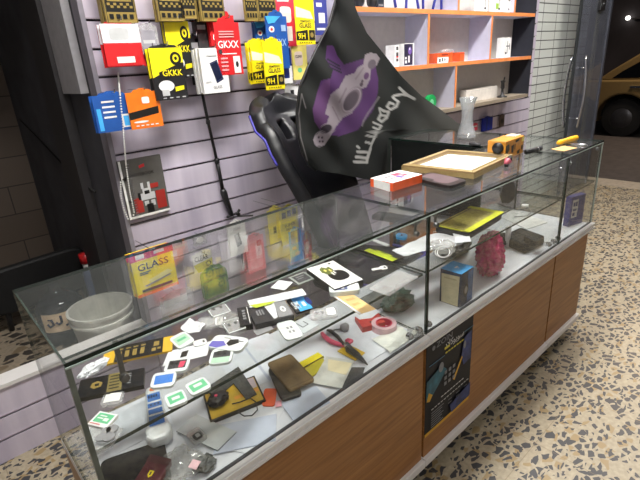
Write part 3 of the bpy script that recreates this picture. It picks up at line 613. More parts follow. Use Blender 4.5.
# selfie stick leaning on the wall
def stick():
    y = 1.262; q = [py(u, v, y) for u, v in ((197, 50), (202, 92), (208, 122), (217, 161), (222.5, 189), (226, 200), (231.5, 215))]
    t = thing('selfie_stick', 'long black telescopic selfie stick hanging upright against the slat wall', 'selfie stick', q[-1])
    MB().tube(q[0:2], .0095, 10).build('upper_tube', BLK, t, smooth=True); MB().tube(q[1:4], .007, 10).build('middle_tube', BLK, t, smooth=True); MB().tube(q[3:5], .009, 10).build('lower_tube', BLK, t, smooth=True)
    MB().tube([q[4], q[4].lerp(q[5], .3), q[5], q[6]], [.013, .017, .016, .012], 12).build('grip', BLKS, t, smooth=True)
    for a in (q[1], q[3]): MB().lathe([(.008, -.014), (.0125, -.01), (.0125, .01), (.008, .014)], a, 12).build('joint_collar', BLK, t, smooth=True)
    k = q[2]; MB().lathe([(.006, -.01), (.010, -.008), (.010, .008), (.006, .01)], k, 12).build('joint_collar', BLK, t, smooth=True)
    e = q[6]; MB().tube([e+Vector((-.03, 0, -.005)), e, e+Vector((.03, -.01, .006)), e+Vector((.045, -.012, .02))], .007, 8).build('phone_clamp', BLK, t, smooth=True)
    MB().tube([e+Vector((.0, -.01, -.008)), e+Vector((.10, -.045, -.02))], .0045, 8).build('tripod_leg', DGREY, t, smooth=True)
    MB().lathe([(0, 0), (.01, 0), (.01, .012), (0, .012)], e+Vector((.03, -.012, .0)), 10, axis=(0, -1, 0)).build('clamp_knob', BLK, t)
stick()
# low row, seen through the counter glass
hang('screen_protector_box', 'yellow GLASS box with a red top behind the left counter', 'box', 155, 271, 36, 46, YEL, [('red_top', PINKRED, (-.02, -.02, 1.02, .16)), ('red_text', W_, 'M', [(.12, .02, .32, .12), (.55, .03, .8, .1)]), ('title', TEXTD, 'T', 'GLASS', (.12, .24, .86, .40)), ('subtitle', mat('text_blue', (60, 110, 130), .5), 'M', [(.14, .44, .4, .46), (.14, .48, .34, .50)]),
    ('picture', mat('print_pale', (240, 232, 150), .4), 'P', [(.3, .66), (.8, .54), (.92, .62), (.4, .76)]), ('picture_line', GREY, 'P', [(.2, .76), (.84, .66), (.86, .69), (.24, .79)]), ('bottom_bar', INK, (.12, .84, .86, .90)), ('bottom_edge', ORG, (.0, .93, 1, 1))], y=1.12, t=.02, n=2, body='box', tab=None)
hang('phone_box', 'small white box with a phone picture under the selfie stick', 'box', 238, 239, 17, 34, W_, [('phone_picture', GREY, 'P', [(.3, .35), (.6, .3), (.7, .7), (.4, .75)]), ('phone_screen', DGREY, 'P', [(.5, .34), (.6, .32), (.7, .68), (.6, .7)]), ('text_line', LGREY, (.3, .12, .7, .2))], y=1.18, t=.012, body='box')
hang('phone_case_packet', 'pink phone case packet right of the small white box', 'packet', 256, 254, 18, 38, mat('case_pink', (222, 130, 140), .4), [('inner', mat('case_pink_light', (230, 160, 166), .4), 'R', (.12, .1, .88, .92)), ('red_hole', RED, 'R', (.6, .12, .85, .3))], y=1.2)
hang('phone_case_packet', 'thin dark case hanging between the white box and the pink packet', 'packet', 247, 260, 9, 22, DGREY, [('edge', GREY, (.1, .1, .3, .9))], y=1.22)
hang('screen_protector_packet', 'pale yellow packet, front right of the pair beside the chair', 'packet', 290, 226, 19, 38, mat('soft_yellow', (226, 212, 80), .45), [('black_print', INK, 'M', [(.1, .08, .32, .24), (.4, .06, .6, .22), (.68, .04, .9, .2)]), ('text', TEXTD, 'T', 'SUPER', (.2, .42, .8, .5)), ('text', TEXTD, 'T', 'GLASS', (.25, .54, .75, .60))], y=1.05)
hang('screen_protector_packet', 'pale yellow packet, rear left of the pair beside the chair', 'packet', 276, 226, 15, 36, YELP, [('black_print', INK, 'M', [(.3, .5, .5, .7)]), ('yellow_bar', YEL, (.55, .05, .95, .9))], y=1.1)
hang('accessory_packet', 'bright blue glittery packet under the pale yellow pair', 'packet', 296, 246, 13, 34, BLUEL, [('dark_top', BLUED, (.15, .0, .85, .4)), ('silver_print', LGREY, 'M', [(.2, .5, .5, .6), (.4, .7, .8, .8)])], y=1.04)
hang('accessory_packet', 'narrow red packet right of the glittery blue packet', 'packet', 308, 246, 9, 26, mat('brick_red', (170, 70, 66), .4), [('white_print', W_, 'R', (.2, .3, .7, .6))], y=1.06)
hang('accessory_pouch', 'green camouflage pouch hanging behind the left counter', 'pouch', 216, 284, 24, 34, DGREEN, [('yellowish_top', mat('olive', (120, 130, 40), .5), (.08, .05, .92, .25)), ('zip_line', INK, (.05, .3, .95, .33))], y=1.12, t=.02, outline=superell((0, 0, 1, 1), 28, 5), body='pouch')
hang('screen_protector_packet', 'faded white packet with a yellow lower half above the green pouch', 'packet', 203, 262, 18, 20, mat('haze_white', (206, 204, 200), .5), [('yellow_half', mat('olive_yellow', (190, 184, 90), .5), 'P', [(.0, .55), (1, .4), (.95, 1), (.2, 1)]), ('lettering', TEXTD, 'T', 'CLEAR', (.1, .12, .8, .4)), ('badge', INK, 'E', (.62, .5, .9, .8)), ('badge_ring', mat('olive_yellow', (190, 184, 90), .5), 'E', (.68, .56, .84, .74))], y=1.2)
hang('accessory_pouch', 'empty clear pouch hanging behind the yellow GLASS box', 'packet', 178, 303, 30, 24, CLEARP, [('insert', LGREY, (.1, .2, .8, .5))], y=1.2)
hang('accessory_pouch', 'small clear bag with a white charger left of the faded packet', 'packet', 200, 240, 12, 10, CLEARP, [('charger_picture', W_, 'E', (.2, .2, .8, .8))], y=1.24)
hang('accessory_packet', 'pinkish thin packet hanging above the faded white packet', 'packet', 180, 249, 14, 14, mat('thin_pink', (206, 178, 186), .5), [('strip', LGREY, (.1, .2, .9, .35))], y=1.24)
# things on hooks below the open shelves, right
hang('accessory_packet', 'dark blue pouch hanging low behind the crystal vase', 'packet', 488, 124, 15, 13, mat('royal_blue', (30, 44, 150), .45), [('fold', BLUED, (.3, 0, .45, 1)), ('fold', BLUED, (.7, 0, .8, 1))], y=1.24, t=.02, body='pouch')
hang('accessory_packet', 'pink packet half hidden by the crystal vase', 'packet', 475, 127, 8, 7, PINKRED, [('strip', W_, (.1, .3, .9, .5))], y=1.24)
hang('accessory_packet', 'brown black packet right of the dark blue pouch', 'packet', 502, 121, 8, 12, mat('brown_black', (80, 66, 60), .5), [('mark', INK, 'E', (.2, .3, .8, .7))], y=1.26)
# ================================================================== CONTENTS OF THE LEFT COUNTER
S_ = .8535; T_ = .6285   # top of the glass shelf, top of the tray
WRAP = mat('frosted_blister', (222, 228, 226), .3, var=.05)
GLB = 'phone card blister packs on the left glass shelf'
def blister(label, c, lab, deco=(), z=S_, t=.006, m=None, group=None, rnd=5):
    return flat('card_pack', label, 'card pack', c, z, t, m or WRAP, [('label', lab, 'P', [(.12, .22), (.88, .16), (.9, .74), (.14, .82)])]+list(deco), rnd=rnd, body='blister', group=group)
flat('screen_protector_card', 'long black and gold strip box with yellow ends on the left shelf', 'box', [(110, 349), (171, 335.5), (174, 350), (96, 366)], S_, .005, mat('card_yellow', (214, 172, 50), .4), [
    ('black_panel', INK, (.17, .0, .86, 1.0)), ('gold_text', GOLD, 'M', [(.2+.11*k, .2, .27+.11*k, .28) for k in range(4)]+[(.2+.11*k, .4, .26+.11*k, .8) for k in range(4)]), ('gold_badge', GOLD, 'M', [(.72, .2, .8, .5), (.7, .62, .76, .82), (.78, .62, .83, .75)])], body='box')
flat('screen_protector_card', 'black patterned flat box with a gold band on the left shelf', 'box', [(75, 381), (147, 367.5), (141, 385), (82, 398)], S_, .010, mat('card_black', (26, 26, 28), .35, var=.4, scale=120), [
    ('gold_band', mat('old_gold', (124, 112, 66), .4), (.44, .0, .66, 1)), ('band_text', INK, 'M', [(.47, .12+.17*k, .62, .18+.17*k) for k in range(5)]), ('gold_logo', GOLD, 'P', [(.2, .35), (.28, .28), (.36, .42), (.34, .62), (.24, .68), (.18, .55)]), ('logo_hole', INK, 'P', [(.24, .44), (.31, .42), (.31, .55), (.25, .56)]), ('small_print', GREY, 'M', [(.74, .2+.13*k, .80, .25+.13*k) for k in range(5)])], body='box')
crumple('tissue', 'small folded white tissue below the steel bracket at the left', 'tissue', 94, 371, S_, (.075, .03, .018), PAPER, 3, rot=.4)
blister('clear pack with a white capsule on the left shelf near the post', [(104, 392), (122, 391), (123, 403), (100, 406)], W_, [('capsule', W_, 'R', (.3, .15, .85, .55))], m=CLEARP)
flat('card_pack', 'green and white card pack nearest the left post', 'card pack', [(99, 411), (117, 414.5), (107, 428.5), (88, 424)], S_, .006, W_, [('label', GREEN, (.1, .1, .9, .74)), ('print', W_, 'M', [(.25, .25, .6, .32), (.2, .42, .5, .5), (.55, .4, .78, .6)]), ('red_line', RED, (.06, .86, .6, .9))], body='card')
bb = sheet('plastic_bag', 'clear bag with round dots below the green and white card', 'plastic bag', [(90, 429), (112, 424), (124, 430), (113, 447), (97, 456)], S_, CLEARD, 2, .003)
for k, (u, v, r_) in enumerate(((102, 440, .010), (107, 433.5, .009), (113, 432, .011), (110, 440, .011))):
    c = pz(u, v, S_+.004); MB().lathe([(0, 0), (r_, 0), (r_, .002), (0, .002)], c+Vector((0, 0, .006)), 16).build('dot', GREY, bb)
blister('pack with a blue label at the left of the shelf', [(153, 373), (175, 371.5), (176, 385), (150, 388.5)], LBL)
blister('green label pack right at the shelf front edge', [(164, 395), (183, 389), (188, 400), (168, 409)], GREEN, [('print', W_, 'M', [(.3, .4, .7, .6)])])
blister('green label pack just behind the one at the shelf edge', [(185, 384), (204, 376.5), (212, 386), (191, 397)], GREEN, [('print', W_, 'M', [(.3, .35, .7, .55)])])
blister('pack with dark and pink chips near the yellow strip end', [(168, 358), (190, 357.5), (187, 370), (163, 373)], DGREY, [('pink_chip', PINKRED, 'P', [(.6, .3), (.85, .3), (.8, .7), (.6, .74)]), ('dark_chips', INK, 'M', [(.2, .3, .34, .5), (.42, .3, .55, .5)])])
blister('white pack with pale green lettering touching the yellow strip end', [(173, 337), (186, 330), (194, 341), (174, 351)], mat('mint', (178, 214, 186), .5), [('print', GREEN, 'M', [(.25, .4, .75, .55)])])
blister('pack with dark chips over a pale green half', [(214, 349), (235, 347), (230, 362), (206, 365)], DGREY, [('green_half', mat('mint', (178, 214, 186), .5), (.1, .62, .9, .95)), ('chips', INK, 'M', [(.28, .2, .46, .45), (.55, .2, .72, .45)])])
blister('large white pack with a purple and black earphone set', [(216, 334), (250, 338), (240, 352), (207, 347)], W_, [('purple_bit', mat('lilac', (110, 104, 190), .4), 'P', [(.04, .55), (.35, .45), (.5, .7), (.3, .95), (.05, .9)]), ('black_bit', INK, 'P', [(.5, .3), (.72, .2), (.8, .45), (.6, .75), (.48, .6)]), ('wire', GREY, 'M', [(.3, .2, .5, .25), (.75, .3, .9, .35)])], t=.008)
sheet('paper_cone', 'twisted white paper behind the mint lettered pack', 'paper', [(190, 319), (197, 325), (206, 328), (200, 334), (189, 336), (181, 331)], S_, PAPER, 4, .008)
blister('clear pack with a white square end beside the clear trays', [(196, 318), (222, 314.5), (224, 325), (200, 328)], CLEARP, [('white_end', W_, 'R', (.68, .05, 1, .95))], m=CLEARP)
for lab, c in (('clear plastic tray, left of the two behind the earphone pack', [(206, 307), (224, 301), (231, 312), (212, 317)]), ('clear plastic tray, right of the two behind the earphone pack', [(222, 322), (238, 317), (246, 328), (228, 334)]), ):
    flat('plastic_tray', lab, 'plastic tray', c, S_, .012, CLEARP, [('rim', WRAP, 'M', [(0, 0, 1, .05), (0, .95, 1, 1), (0, 0, .04, 1), (.96, 0, 1, 1)]), ('wells', mat('well_dark', (90, 92, 90), .4), 'M', [(.2, .3, .35, .5), (.6, .3, .75, .5)])], body='tray')
flat('paper_strip', 'long white paper strip under the mint lettered pack', 'paper', [(182, 348), (212, 344), (206, 352), (148, 370)], S_, .001, PAPER, [('black_window', INK, (.35, .3, .5, .7))])
flat('key_tag', 'small white tag with a hole above the earphone pack', 'tag', [(193, 341), (206, 338), (207, 343), (194, 347)], S_+.002, .002, W_, [('hole', INK, 'E', (.7, .3, .86, .7))], rnd=4)
flat('gadget_box', 'black box with a white lettered end on the left shelf', 'box', [(236, 309), (249, 305), (252, 325), (241, 325)], S_, .016, BLK, [('white_line', W_, (.8, .05, .86, .95)), ('lettering', GREY, 'M', [(.35, .2+.14*k, .6, .28+.14*k) for k in range(4)])], body='box')
flat('gadget_box', 'black and grey box with a white triangular flap', 'box', [(247, 309), (286, 299), (292, 316), (256, 324)], S_, .016, mat('box_charcoal', (46, 46, 50), .4), [('white_flap', PAPER, 'P', [(.42, .1), (.72, .0), (.60, .9), (.50, .95)]), ('grey_end', GREY, 'P', [(.70, .05), (1, .0), (1, .95), (.62, .95)]), ('circle_logo', W_, 'E', (.76, .35, .9, .7)), ('logo_dot', GREY, 'E', (.8, .45, .86, .6)), ('lettering', GREY, 'M', [(.15+.07*k, .3, .19+.07*k, .6) for k in range(3)])], body='box')
flat('sim_packet', 'bright blue and black packet right of the grey box end', 'packet', [(289, 299), (305, 295), (310, 308), (294, 314)], S_, .005, BLK, [('blue_face', BLUEL, (.25, .0, 1, 1)), ('lettering', W_, 'T', 'SIM', (.08, .25, .45, .8)), ('white_chip', W_, (.62, .45, .8, .75)), ('dark_end', BLUED, 'E', (.9, .2, 1.2, .8))], body='card')
flat('paper_folder', 'long white folder with a yellow green underside across the boxes', 'folder', [(246, 301), (304, 288), (305, 295), (252, 307)], S_+.0175, .002, PAPER, [('green_edge', mat('yellow_green', (186, 200, 60), .5), 'P', [(.0, .7), (.45, .9), (.35, 1.15), (.08, 1.25)])], body='sheet')
flat('paper_card', 'blank white card behind the long white folder', 'card', [(278, 280), (293, 282), (285, 290), (271, 288)], S_, .001, PAPER)
flat('framed_card', 'small dark framed card beside the white phone box', 'card', [(290, 277), (306, 271), (313, 279), (297, 285)], S_, .004, mat('frame_pale', (150, 156, 150), .4), [('dark_face', DGREY, (.12, .12, .88, .88)), ('lines', GREY, 'M', [(.25, .3, .75, .36), (.25, .5, .6, .56)])])
flat('phone_box', 'white box with a plant and a black oval picture', 'box', [(309, 268), (335, 260), (361, 280), (332, 290)], S_, .02, W_, [('black_oval', INK, 'P', superell((.28, .38, .88, .80), 24, 2.4)), ('plant_picture', mat('plant_olive', (96, 104, 40), .6), 'P', [(.28, .2), (.42, .12), (.5, .22), (.62, .18), (.64, .34), (.52, .5), (.36, .48), (.24, .34)]), ('leaf_light', YELP, 'M', [(.36, .26, .42, .34), (.5, .3, .55, .4)]), ('emblem', DGREY, 'E', (.7, .06, .8, .12)), ('white_stem', W_, 'M', [(.44, .44, .5, .56), (.54, .42, .58, .52)])], body='box', side=mat('box_side', (38, 38, 40), .5))
flat('phone_pack', 'small phone in a clear pack leaning on the white phone box', 'phone', [(330, 284), (358, 281), (360, 290), (328, 293)], S_+.001, .014, WRAP, [('screen', mat('phone_bluegrey', (90, 100, 140), .3), (.15, .2, .6, .8)), ('screen_print', W_, 'M', [(.22, .3, .32, .6), (.4, .35, .5, .7)]), ('white_end', W_, 'R', (.66, .1, .95, .9))], rnd=6)
blister('clear pack with a white end between the boxes and the beige card', [(313, 309), (333, 306.5), (341, 316), (307, 320)], CLEARP, [('white_end', W_, 'R', (.62, .1, .95, .8)), ('grey_bits', GREY, 'M', [(.2, .35, .32, .55), (.42, .35, .52, .6)])], m=CLEARP)
blister('white rounded pack with four grey dots at the shelf front', [(275, 323), (291, 320), (306, 335), (286, 341)], mat('paper_dull', (214, 222, 216), .6), [('dots', GREY, 'M', [(.4, .35, .52, .47), (.6, .35, .72, .47), (.4, .57, .52, .69), (.6, .57, .72, .69)]), ('white_tab', W_, (.1, .15, .4, .35))], t=.005)
flat('paper_card', 'pale grey paper with an outlined figure right of the dotted pack', 'paper', [(291, 325), (306, 317), (318, 325), (303, 334)], S_, .001, mat('paper_greyish', (178, 184, 186), .7), [('outline', DGREY, 'M', [(.3, .1, .34, .6), (.3, .56, .7, .6), (.66, .2, .7, .6)])])
flat('beige_card', 'beige cardboard card at the shelf front edge', 'card', [(329, 296.5), (346, 293), (378, 307), (363, 313.5)], S_, .0015, mat('card_beige', (226, 192, 132), .7), [('white_margin', PAPER, 'P', [(.0, .0), (.12, .0), (.12, 1), (.0, 1)]), ('faint_print', mat('card_beige2', (206, 166, 104), .7), 'M', [(.3, .3, .8, .4), (.3, .55, .7, .65)])])
flat('key_tag', 'white key shaped tag lying alone on the shelf', 'tag', [(371, 268), (386, 265), (388, 268.5), (373, 271)], S_, .002, W_, [('hole', INK, 'E', (.76, .25, .92, .75))], outline=[(0, .25), (.55, .25), (.6, 0), (.95, 0), (1, .5), (.95, 1), (.6, 1), (.55, .75), (0, .75)])
flat('plastic_sheet', 'clear square plastic sheet at the right end of the left shelf', 'plastic sheet', [(372, 287), (396, 271), (421, 276), (385, 298)], S_, .0008, CLEARP)
crumple('plastic_pieces', 'loose heap of clear plastic trimmings left of the black box', 'plastic', 228, 322, S_, (.07, .05, .02), CLEARD, 11, .5, sub=3)
flat('paper_card', 'dark translucent strip in front of the black and grey box', 'strip', [(254, 330), (270, 324), (273, 329), (256, 336)], S_, .001, GREY)
# ---- on the tray of the left counter
flat('paper_sheet', 'big bluish white sheet lying at the tray left end', 'paper', [(112, 412), (160, 390), (172, 425), (98, 462)], T_, .001, PAPERB)
flat('paper_sheet', 'bluish white sheet in the middle of the tray, under the shelf', 'paper', [(218, 350), (268, 334), (300, 366), (232, 398)], T_, .001, PAPERB, [('fold', mat('fold_grey', (196, 202, 218), .8), (.48, 0, .52, 1))])
flat('paper_sheet', 'long white sheet along the tray front edge', 'paper', [(248, 385), (283, 418), (262, 440), (205, 462)], T_+.0012, .001, PAPER)
flat('glass_plate', 'pale blue glass plate at the front of the tray', 'glass plate', [(225, 420), (282, 418), (270, 436), (206, 460)], T_+.0026, .003, mat('plate_blue', (196, 204, 220), .15, var=.06))
flat('glass_plate', 'pale grey square glass plate on top of the blue one', 'glass plate', [(196, 414), (237, 432), (217, 450), (176, 431)], T_+.006, .003, mat('plate_grey', (196, 202, 202), .15, var=.06), side=mat('plate_side', (110, 120, 116), .3))
flat('glass_plate', 'pale glass plate under the brown wallet at the front edge', 'glass plate', [(284, 400), (316, 386), (330, 402), (290, 424)], T_+.0026, .003, mat('plate_blue', (196, 204, 220), .15, var=.06))
t = blister('clear bag holding a small grey chip on the glass plate', [(186, 432), (200, 426), (207, 436), (194, 448)], CLEARD, [('chip', DGREY, 'R', (.22, .35, .75, .8)), ('chip_print', LGREY, (.4, .42, .68, .66))], z=T_+.0095, m=CLEARD, t=.004)
flat('dark_mat', 'black folder with rounded corner at the near left of the tray', 'folder', [(98, 461), (164, 440), (172, 478), (104, 505)], T_+.0022, .006, mat('folder_black', (26, 24, 24), .7, var=.3), rnd=9, body='folder')
w = flat('wallet', 'maroon wallet with a small yellow emblem on the black folder', 'wallet', [(145, 454), (167, 459), (158, 492), (136, 486)], T_+.009, .016, MAROON, [('flap', mat('maroon_dark', (70, 26, 34), .5), (.0, .0, 1, .22)), ('emblem', YEL, 'P', [(.40, .46), (.60, .46), (.60, .6), (.5, .68), (.40, .6)]), ('emblem_figure', INK, 'M', [(.47, .5, .53, .6)])], body='leather', bevel=.004)
crumple('plastic_bag', 'crumpled clear bag at the near front of the tray', 'plastic bag', 181, 468, T_, (.09, .09, .03), CLEARD, 5, .6)
crumple('plastic_bag', 'crumpled grey bag with dark scraps beside the near clear bag', 'plastic bag', 205, 467, T_, (.05, .045, .022), mat('bag_grey', (88, 90, 88), .5, var=.5, scale=50), 8, .2)
flat('paper_scrap', 'small pink and white scrap on the near clear bag', 'paper', [(191, 459), (200, 461), (197, 470), (190, 467)], T_+.035, .001, mat('scrap_pink', (232, 190, 196), .7))
# cordless style white unit with blue panels
def unit():
    c = [(146, 391), (161, 387), (172, 430), (147, 437)]
    q = [pz(u, v, T_+.03) for u, v in c]; ctr = sum(q, Vector())/4; up = ((q[0]+q[1])-(q[2]+q[3])).normalized(); sd = Vector((up.y, -up.x, 0)); L = ((q[0]+q[1])-(q[2]+q[3])).length/2; Wd = (q[1]-q[0]).length
    O = ctr-sd*Wd*.62+up*L*.56+Vector((0, 0, .005))
    outl = [(.16, .0), (.84, .0), (.95, .06), (.98, .5), (1.0, .7), (1.16, .84), (1.14, .96), (.9, 1.04), (.1, 1.04), (-.14, .96), (-.16, .84), (.0, .7), (.02, .5), (.05, .06)]
    slab('label_dispenser', 'white handset shaped unit with four blue panels and an orange cap', 'gadget', O, sd*Wd*1.15, -up*L*1.12, (0, 0, 1), .032, mat('unit_white', (240, 243, 243), .3), [
        ('orange_cap', ORG, 'E', (.3, .05, .68, .13)), ('blue_panel', LBL, (.14, .18, .86, .34)), ('blue_panel', LBL, (.12, .38, .88, .47)), ('blue_panel', LBL, (.12, .51, .88, .60)), ('blue_panel', LBL, (.1, .64, .9, .82)), ('panel_print', INK, 'M', [(.2+.14*k, .22, .28+.14*k, .28) for k in range(4)]+[(.25+.2*k, .41, .35+.2*k, .44) for k in range(3)])], outline=outl, body='shell', bevel=.008)
unit()
# phones, battery, leather
t = flat('phone', 'yellow backed phone with a black frame under the cable', 'phone', [(207, 396), (258, 372), (262, 404), (206, 420)], T_+.0022, .009, INK, [('yellow_face', mat('phone_amber', (206, 168, 44), .35), (.03, .05, .97, .95)), ('pale_screen', mat('phone_pale', (206, 190, 196), .3), (.74, .06, .96, .45)), ('orange_band', mat('phone_orange', (232, 160, 60), .4), (.5, .5, .96, .62))], body='frame')
flat('battery_sleeve', 'dark grey speckled sleeve across the yellow phone', 'sleeve', [(181, 384), (248, 364), (247, 398), (236, 402)], T_+.013, .004, mat('sleeve_grey', (74, 76, 74), .6, var=.4, scale=90), outline=[(0, .35), (1, 0), (1, .95), (.72, 1), (.66, .45), (.1, .75)])
t = thing('computer_mouse', 'small black mouse shaped charger with pink specks beside the yellow phone', 'charger', pz(219, 402, T_+.012))
o = crumple('charger_body', '', '', 219, 402, T_+.012, (.062, .046, .026), mat('charger_black', (36, 32, 34), .5, var=.4), 21, .3, amp=.1, smooth=True)
o.parent = t; o.location = (0, 0, 0); del o['label']; del o['category']
MB().lathe([(0, 0), (.004, 0), (.004, .003), (0, .003)], pz(216, 396, T_+.038), 10).build('pink_speck', PINKRED, t)
pts = [(232, 404), (240, 402), (250, 398), (256, 402), (257.5, 410), (252, 415.5), (244, 416), (238, 412)]
o = MB().tube([pz(u, v, T_+.0145) for u, v in pts], .0016, 6).build('cable_loop', BLK, None, loc=pz(250, 408, T_+.0145), smooth=True); tag(o, 'thin black cable loop lying over the yellow phone corner', 'cable')
flat('orange_card', 'orange rounded plastic piece right of the yellow phone', 'plastic piece', [(263, 387), (274, 390), (278, 404), (263, 407)], T_+.003, .003, ORGR, rnd=6)
flat('pink_tag', 'small pink tag beside the orange plastic piece', 'tag', [(276, 401), (282, 400), (281, 406), (275, 407)], T_+.0062, .001, mat('tag_pink', (240, 170, 180), .6))
flat('leather_case', 'black leather case under the brown suede case', 'case', [(270, 368), (286, 362), (304, 394), (278, 400)], T_+.006, .010, mat('case_black', (50, 46, 40), .5, var=.5, bump=.5, scale=70), rnd=8, body='leather', bevel=.003)
flat('leather_case', 'brown suede case lying on the black leather case', 'case', [(266, 362), (293, 353), (313, 379), (290, 391)], T_+.0165, .010, TAN, [('stitch_line', mat('stitch', (100, 80, 50), .7), 'M', [(.04, .04, .96, .055), (.04, .94, .96, .955), (.94, .04, .955, .96)])], rnd=12, body='leather', bevel=.003)
flat('yellow_card', 'bright yellow plastic strip in front of the pliers', 'card', [(298, 363), (319, 352), (323, 357), (303, 369)], T_+.003, .003, YEL, [('dark_edge', INK, (0, .86, 1, 1))])
flat('yellow_card', 'olive yellow plastic sheet between the suede case and the cream paper', 'card', [(303, 369), (325, 357), (326, 364), (312, 378)], T_+.002, .003, mat('olive_yellow2', (196, 184, 40), .4))
flat('yellow_card', 'amber yellow plastic sheet under the pliers jaws', 'card', [(337, 349), (350, 344), (362, 352), (356, 362)], T_+.002, .003, mat('amber', (222, 182, 40), .4))
flat('paper_card', 'cream and grey paper under the pliers', 'paper', [(326, 356), (355, 361), (341, 388), (312, 383)], T_+.006, .0012, mat('paper_mottled', (204, 204, 196), .7, var=.15, scale=30), [('cream_half', CREAM, 'P', [(.1, .1), (.95, .1), (.95, .55), (.3, .5)])])
flat('dark_sheet', 'dark grey sheet at the tray front, right of the cream paper', 'sheet', [(350, 366), (372, 370), (352, 384), (338, 388)], T_+.001, .001, DGREY)
flat('paper_sheet', 'grey white sheet under the red box', 'paper', [(330, 332), (364, 318), (390, 345), (362, 368)], T_+.0008, .001, PAPERB)
# pliers
def pliers():
    z = T_+.008; P_ = lambda u, v, dz=0: pz(u, v, z)+Vector((0, 0, dz))
    t = thing('pliers', 'steel pliers with pink handles open on the tray', 'pliers', P_(344, 348))
    MB().tube([P_(345, 346), P_(338, 344), P_(330, 341), P_(324, 336), P_(322, 333)], [.005, .007, .008, .008, .006], 10).build('handle', PINK, t, smooth=True)
    MB().tube([P_(346, 347), P_(348, 343), P_(351, 341), P_(348, 340), P_(346, 341)], [.005, .007, .008, .007, .005], 10).build('handle', PINK, t, smooth=True)
    MB().tube([P_(344, 346, .004), P_(338, 338, .004), P_(331, 332, .004), P_(327, 331, .004)], [.005, .006, .006, .004], 8).build('grip_lining', DGREY, t, smooth=True)
    ST = mat('tool_steel', (96, 96, 98), .35, metal=.7)
    q = [P_(344, 346), P_(350, 346.5), P_(360, 355), P_(368, 366), P_(357, 359), P_(346, 352)]
    MB().prism(q, (0, 0, .008)).build('jaw', ST, t, bevel=.0015)
    q = [P_(343, 347, .008), P_(348, 345, .008), P_(357, 355, .008), P_(366, 365.5, .008), P_(355, 357, .008)]
    MB().prism(q, (0, 0, .005)).build('jaw', ST, t, bevel=.001)
    MB().lathe([(0, .0), (.008, 0), (.008, .015), (0, .016)], P_(347, 348), 14).build('pivot', CHROME, t)
pliers()
c = pz(342, 331, T_); t = thing('earbud', 'grey wired earbud beside the red box', 'earbud', c)
MB().lathe([(0, 0), (.012, .002), (.017, .012), (.014, .022), (.008, .03), (0, .032)], c, 16, axis=(.5, -.2, .6)).build('bud', mat('bud_grey', (150, 150, 154), .4), t, smooth=True)
MB().tube([c+Vector((0, 0, .008)), c+Vector((-.02, .015, .008)), c+Vector((-.04, .02, .004))], .003, 6).build('wire', GREY, t, smooth=True)
flat('red_box', 'small red box with white paper on top', 'box', [(357, 316), (378, 311), (384, 322), (360, 328)], T_, .022, mat('box_red', (196, 66, 62), .5), [('white_top', PAPER, 'P', [(-.05, -.2), (.9, -.35), (1.1, .1), (.6, .45), (.1, .35)]), ('dark_mark', INK, (.4, .7, .48, .8))], body='box')
flat('gold_strip', 'yellow gold strip leaning behind the red box', 'strip', [(362, 308), (377, 303), (379, 307), (364, 313)], T_+.03, .002, mat('strip_gold', (220, 186, 90), .5)) if False else None
c = pz(384, 329, T_); t = thing('tape_roll', 'roll of clear tape with a pink core beside the red box', 'tape', c)
MB().lathe([(.028, 0), (.042, 0), (.042, .024), (.028, .024), (.028, 0)], c, 32).build('tape', mat('tape_pinkish', (226, 190, 196), .25), t, smooth=False)
MB().lathe([(.0245, .0), (.0278, .0), (.0278, .026), (.0245, .026), (.0245, 0)], c, 32).build('core', mat('core_pink', (210, 60, 90), .4), t)
sheet('tissue_paper', 'large crumpled white tissue paper at the right end of the tray', 'tissue', [(372, 341), (398, 327), (411, 335), (418, 326), (420, 331), (408, 342), (390, 355), (384, 349)], T_, mat('tissue_white', (226, 228, 220), .85), 9, .006)
crumple('plastic_bag', 'dark green crumpled plastic at the back right of the tray', 'plastic bag', 398, 306, T_, (.15, .10, .05), mat('bag_green', (66, 92, 78), .5, var=.4, scale=30), 13, .2)
crumple('plastic_bag', 'small clear crumpled plastic in the front right corner of the tray', 'plastic bag', 416, 336, T_, (.05, .05, .03), CLEARD, 14, .2, sub=3)
flat('dark_sheet', 'grey cardboard piece behind the green plastic', 'cardboard', [(355, 300), (382, 288), (408, 290), (378, 310)], T_, .003, mat('cardboard_grey', (108, 108, 104), .7))

# ================================================================== CONTENTS OF THE MIDDLE COUNTER
S2 = .8535
flat('mesh_pouch', 'black pouch bag with a yellow border on the middle shelf', 'pouch', [(432, 226), (472, 205), (503, 213), (470, 232)], S2, .03, mat('pouch_olive', (168, 158, 78), .6, var=.3, scale=70, bump=.3), [('yellow_border', mat('neon_yellow', (206, 210, 30), .5), 'M', [(0, .82, 1, 1), (.9, 0, 1, .84), (0, 0, .03, 1)]), ('zip_line', INK, 'M', [(.05, .1, .9, .13)])], rnd=10, body='pouch', bevel=.008, side=BLKS)
sheet('paper_sheet', 'white crumpled paper left of the yellow edged pouch', 'paper', [(428, 236), (446, 232), (455, 238), (468, 243), (455, 247), (442, 250), (424, 252), (404, 258), (392, 252)], S2, PAPER, 20, .005)
sheet('paper_sheet', 'small white paper with a folded corner in front of the pouch', 'paper', [(452, 232), (468, 231), (471, 242), (456, 244)], S2+.012, PAPER, 21, .003)
crumple('plastic_bag', 'clear bag with coiled wires at the left of the middle shelf', 'plastic bag', 442, 251, S2, (.09, .08, .036), CLEARD, 22, .3)
pts = [pz(443+9*math.cos(a)*(1-.04*a), 252+5.5*math.sin(a), S2+.035+.004*a) for a in [k*.35 for k in range(30)]]
o = MB().tube(pts, .0016, 6).build('wire_coil', mat('wire_white', (220, 222, 220), .4), None, loc=pts[0], smooth=True); tag(o, 'white wire coil on the clear bag of the middle shelf', 'wire')
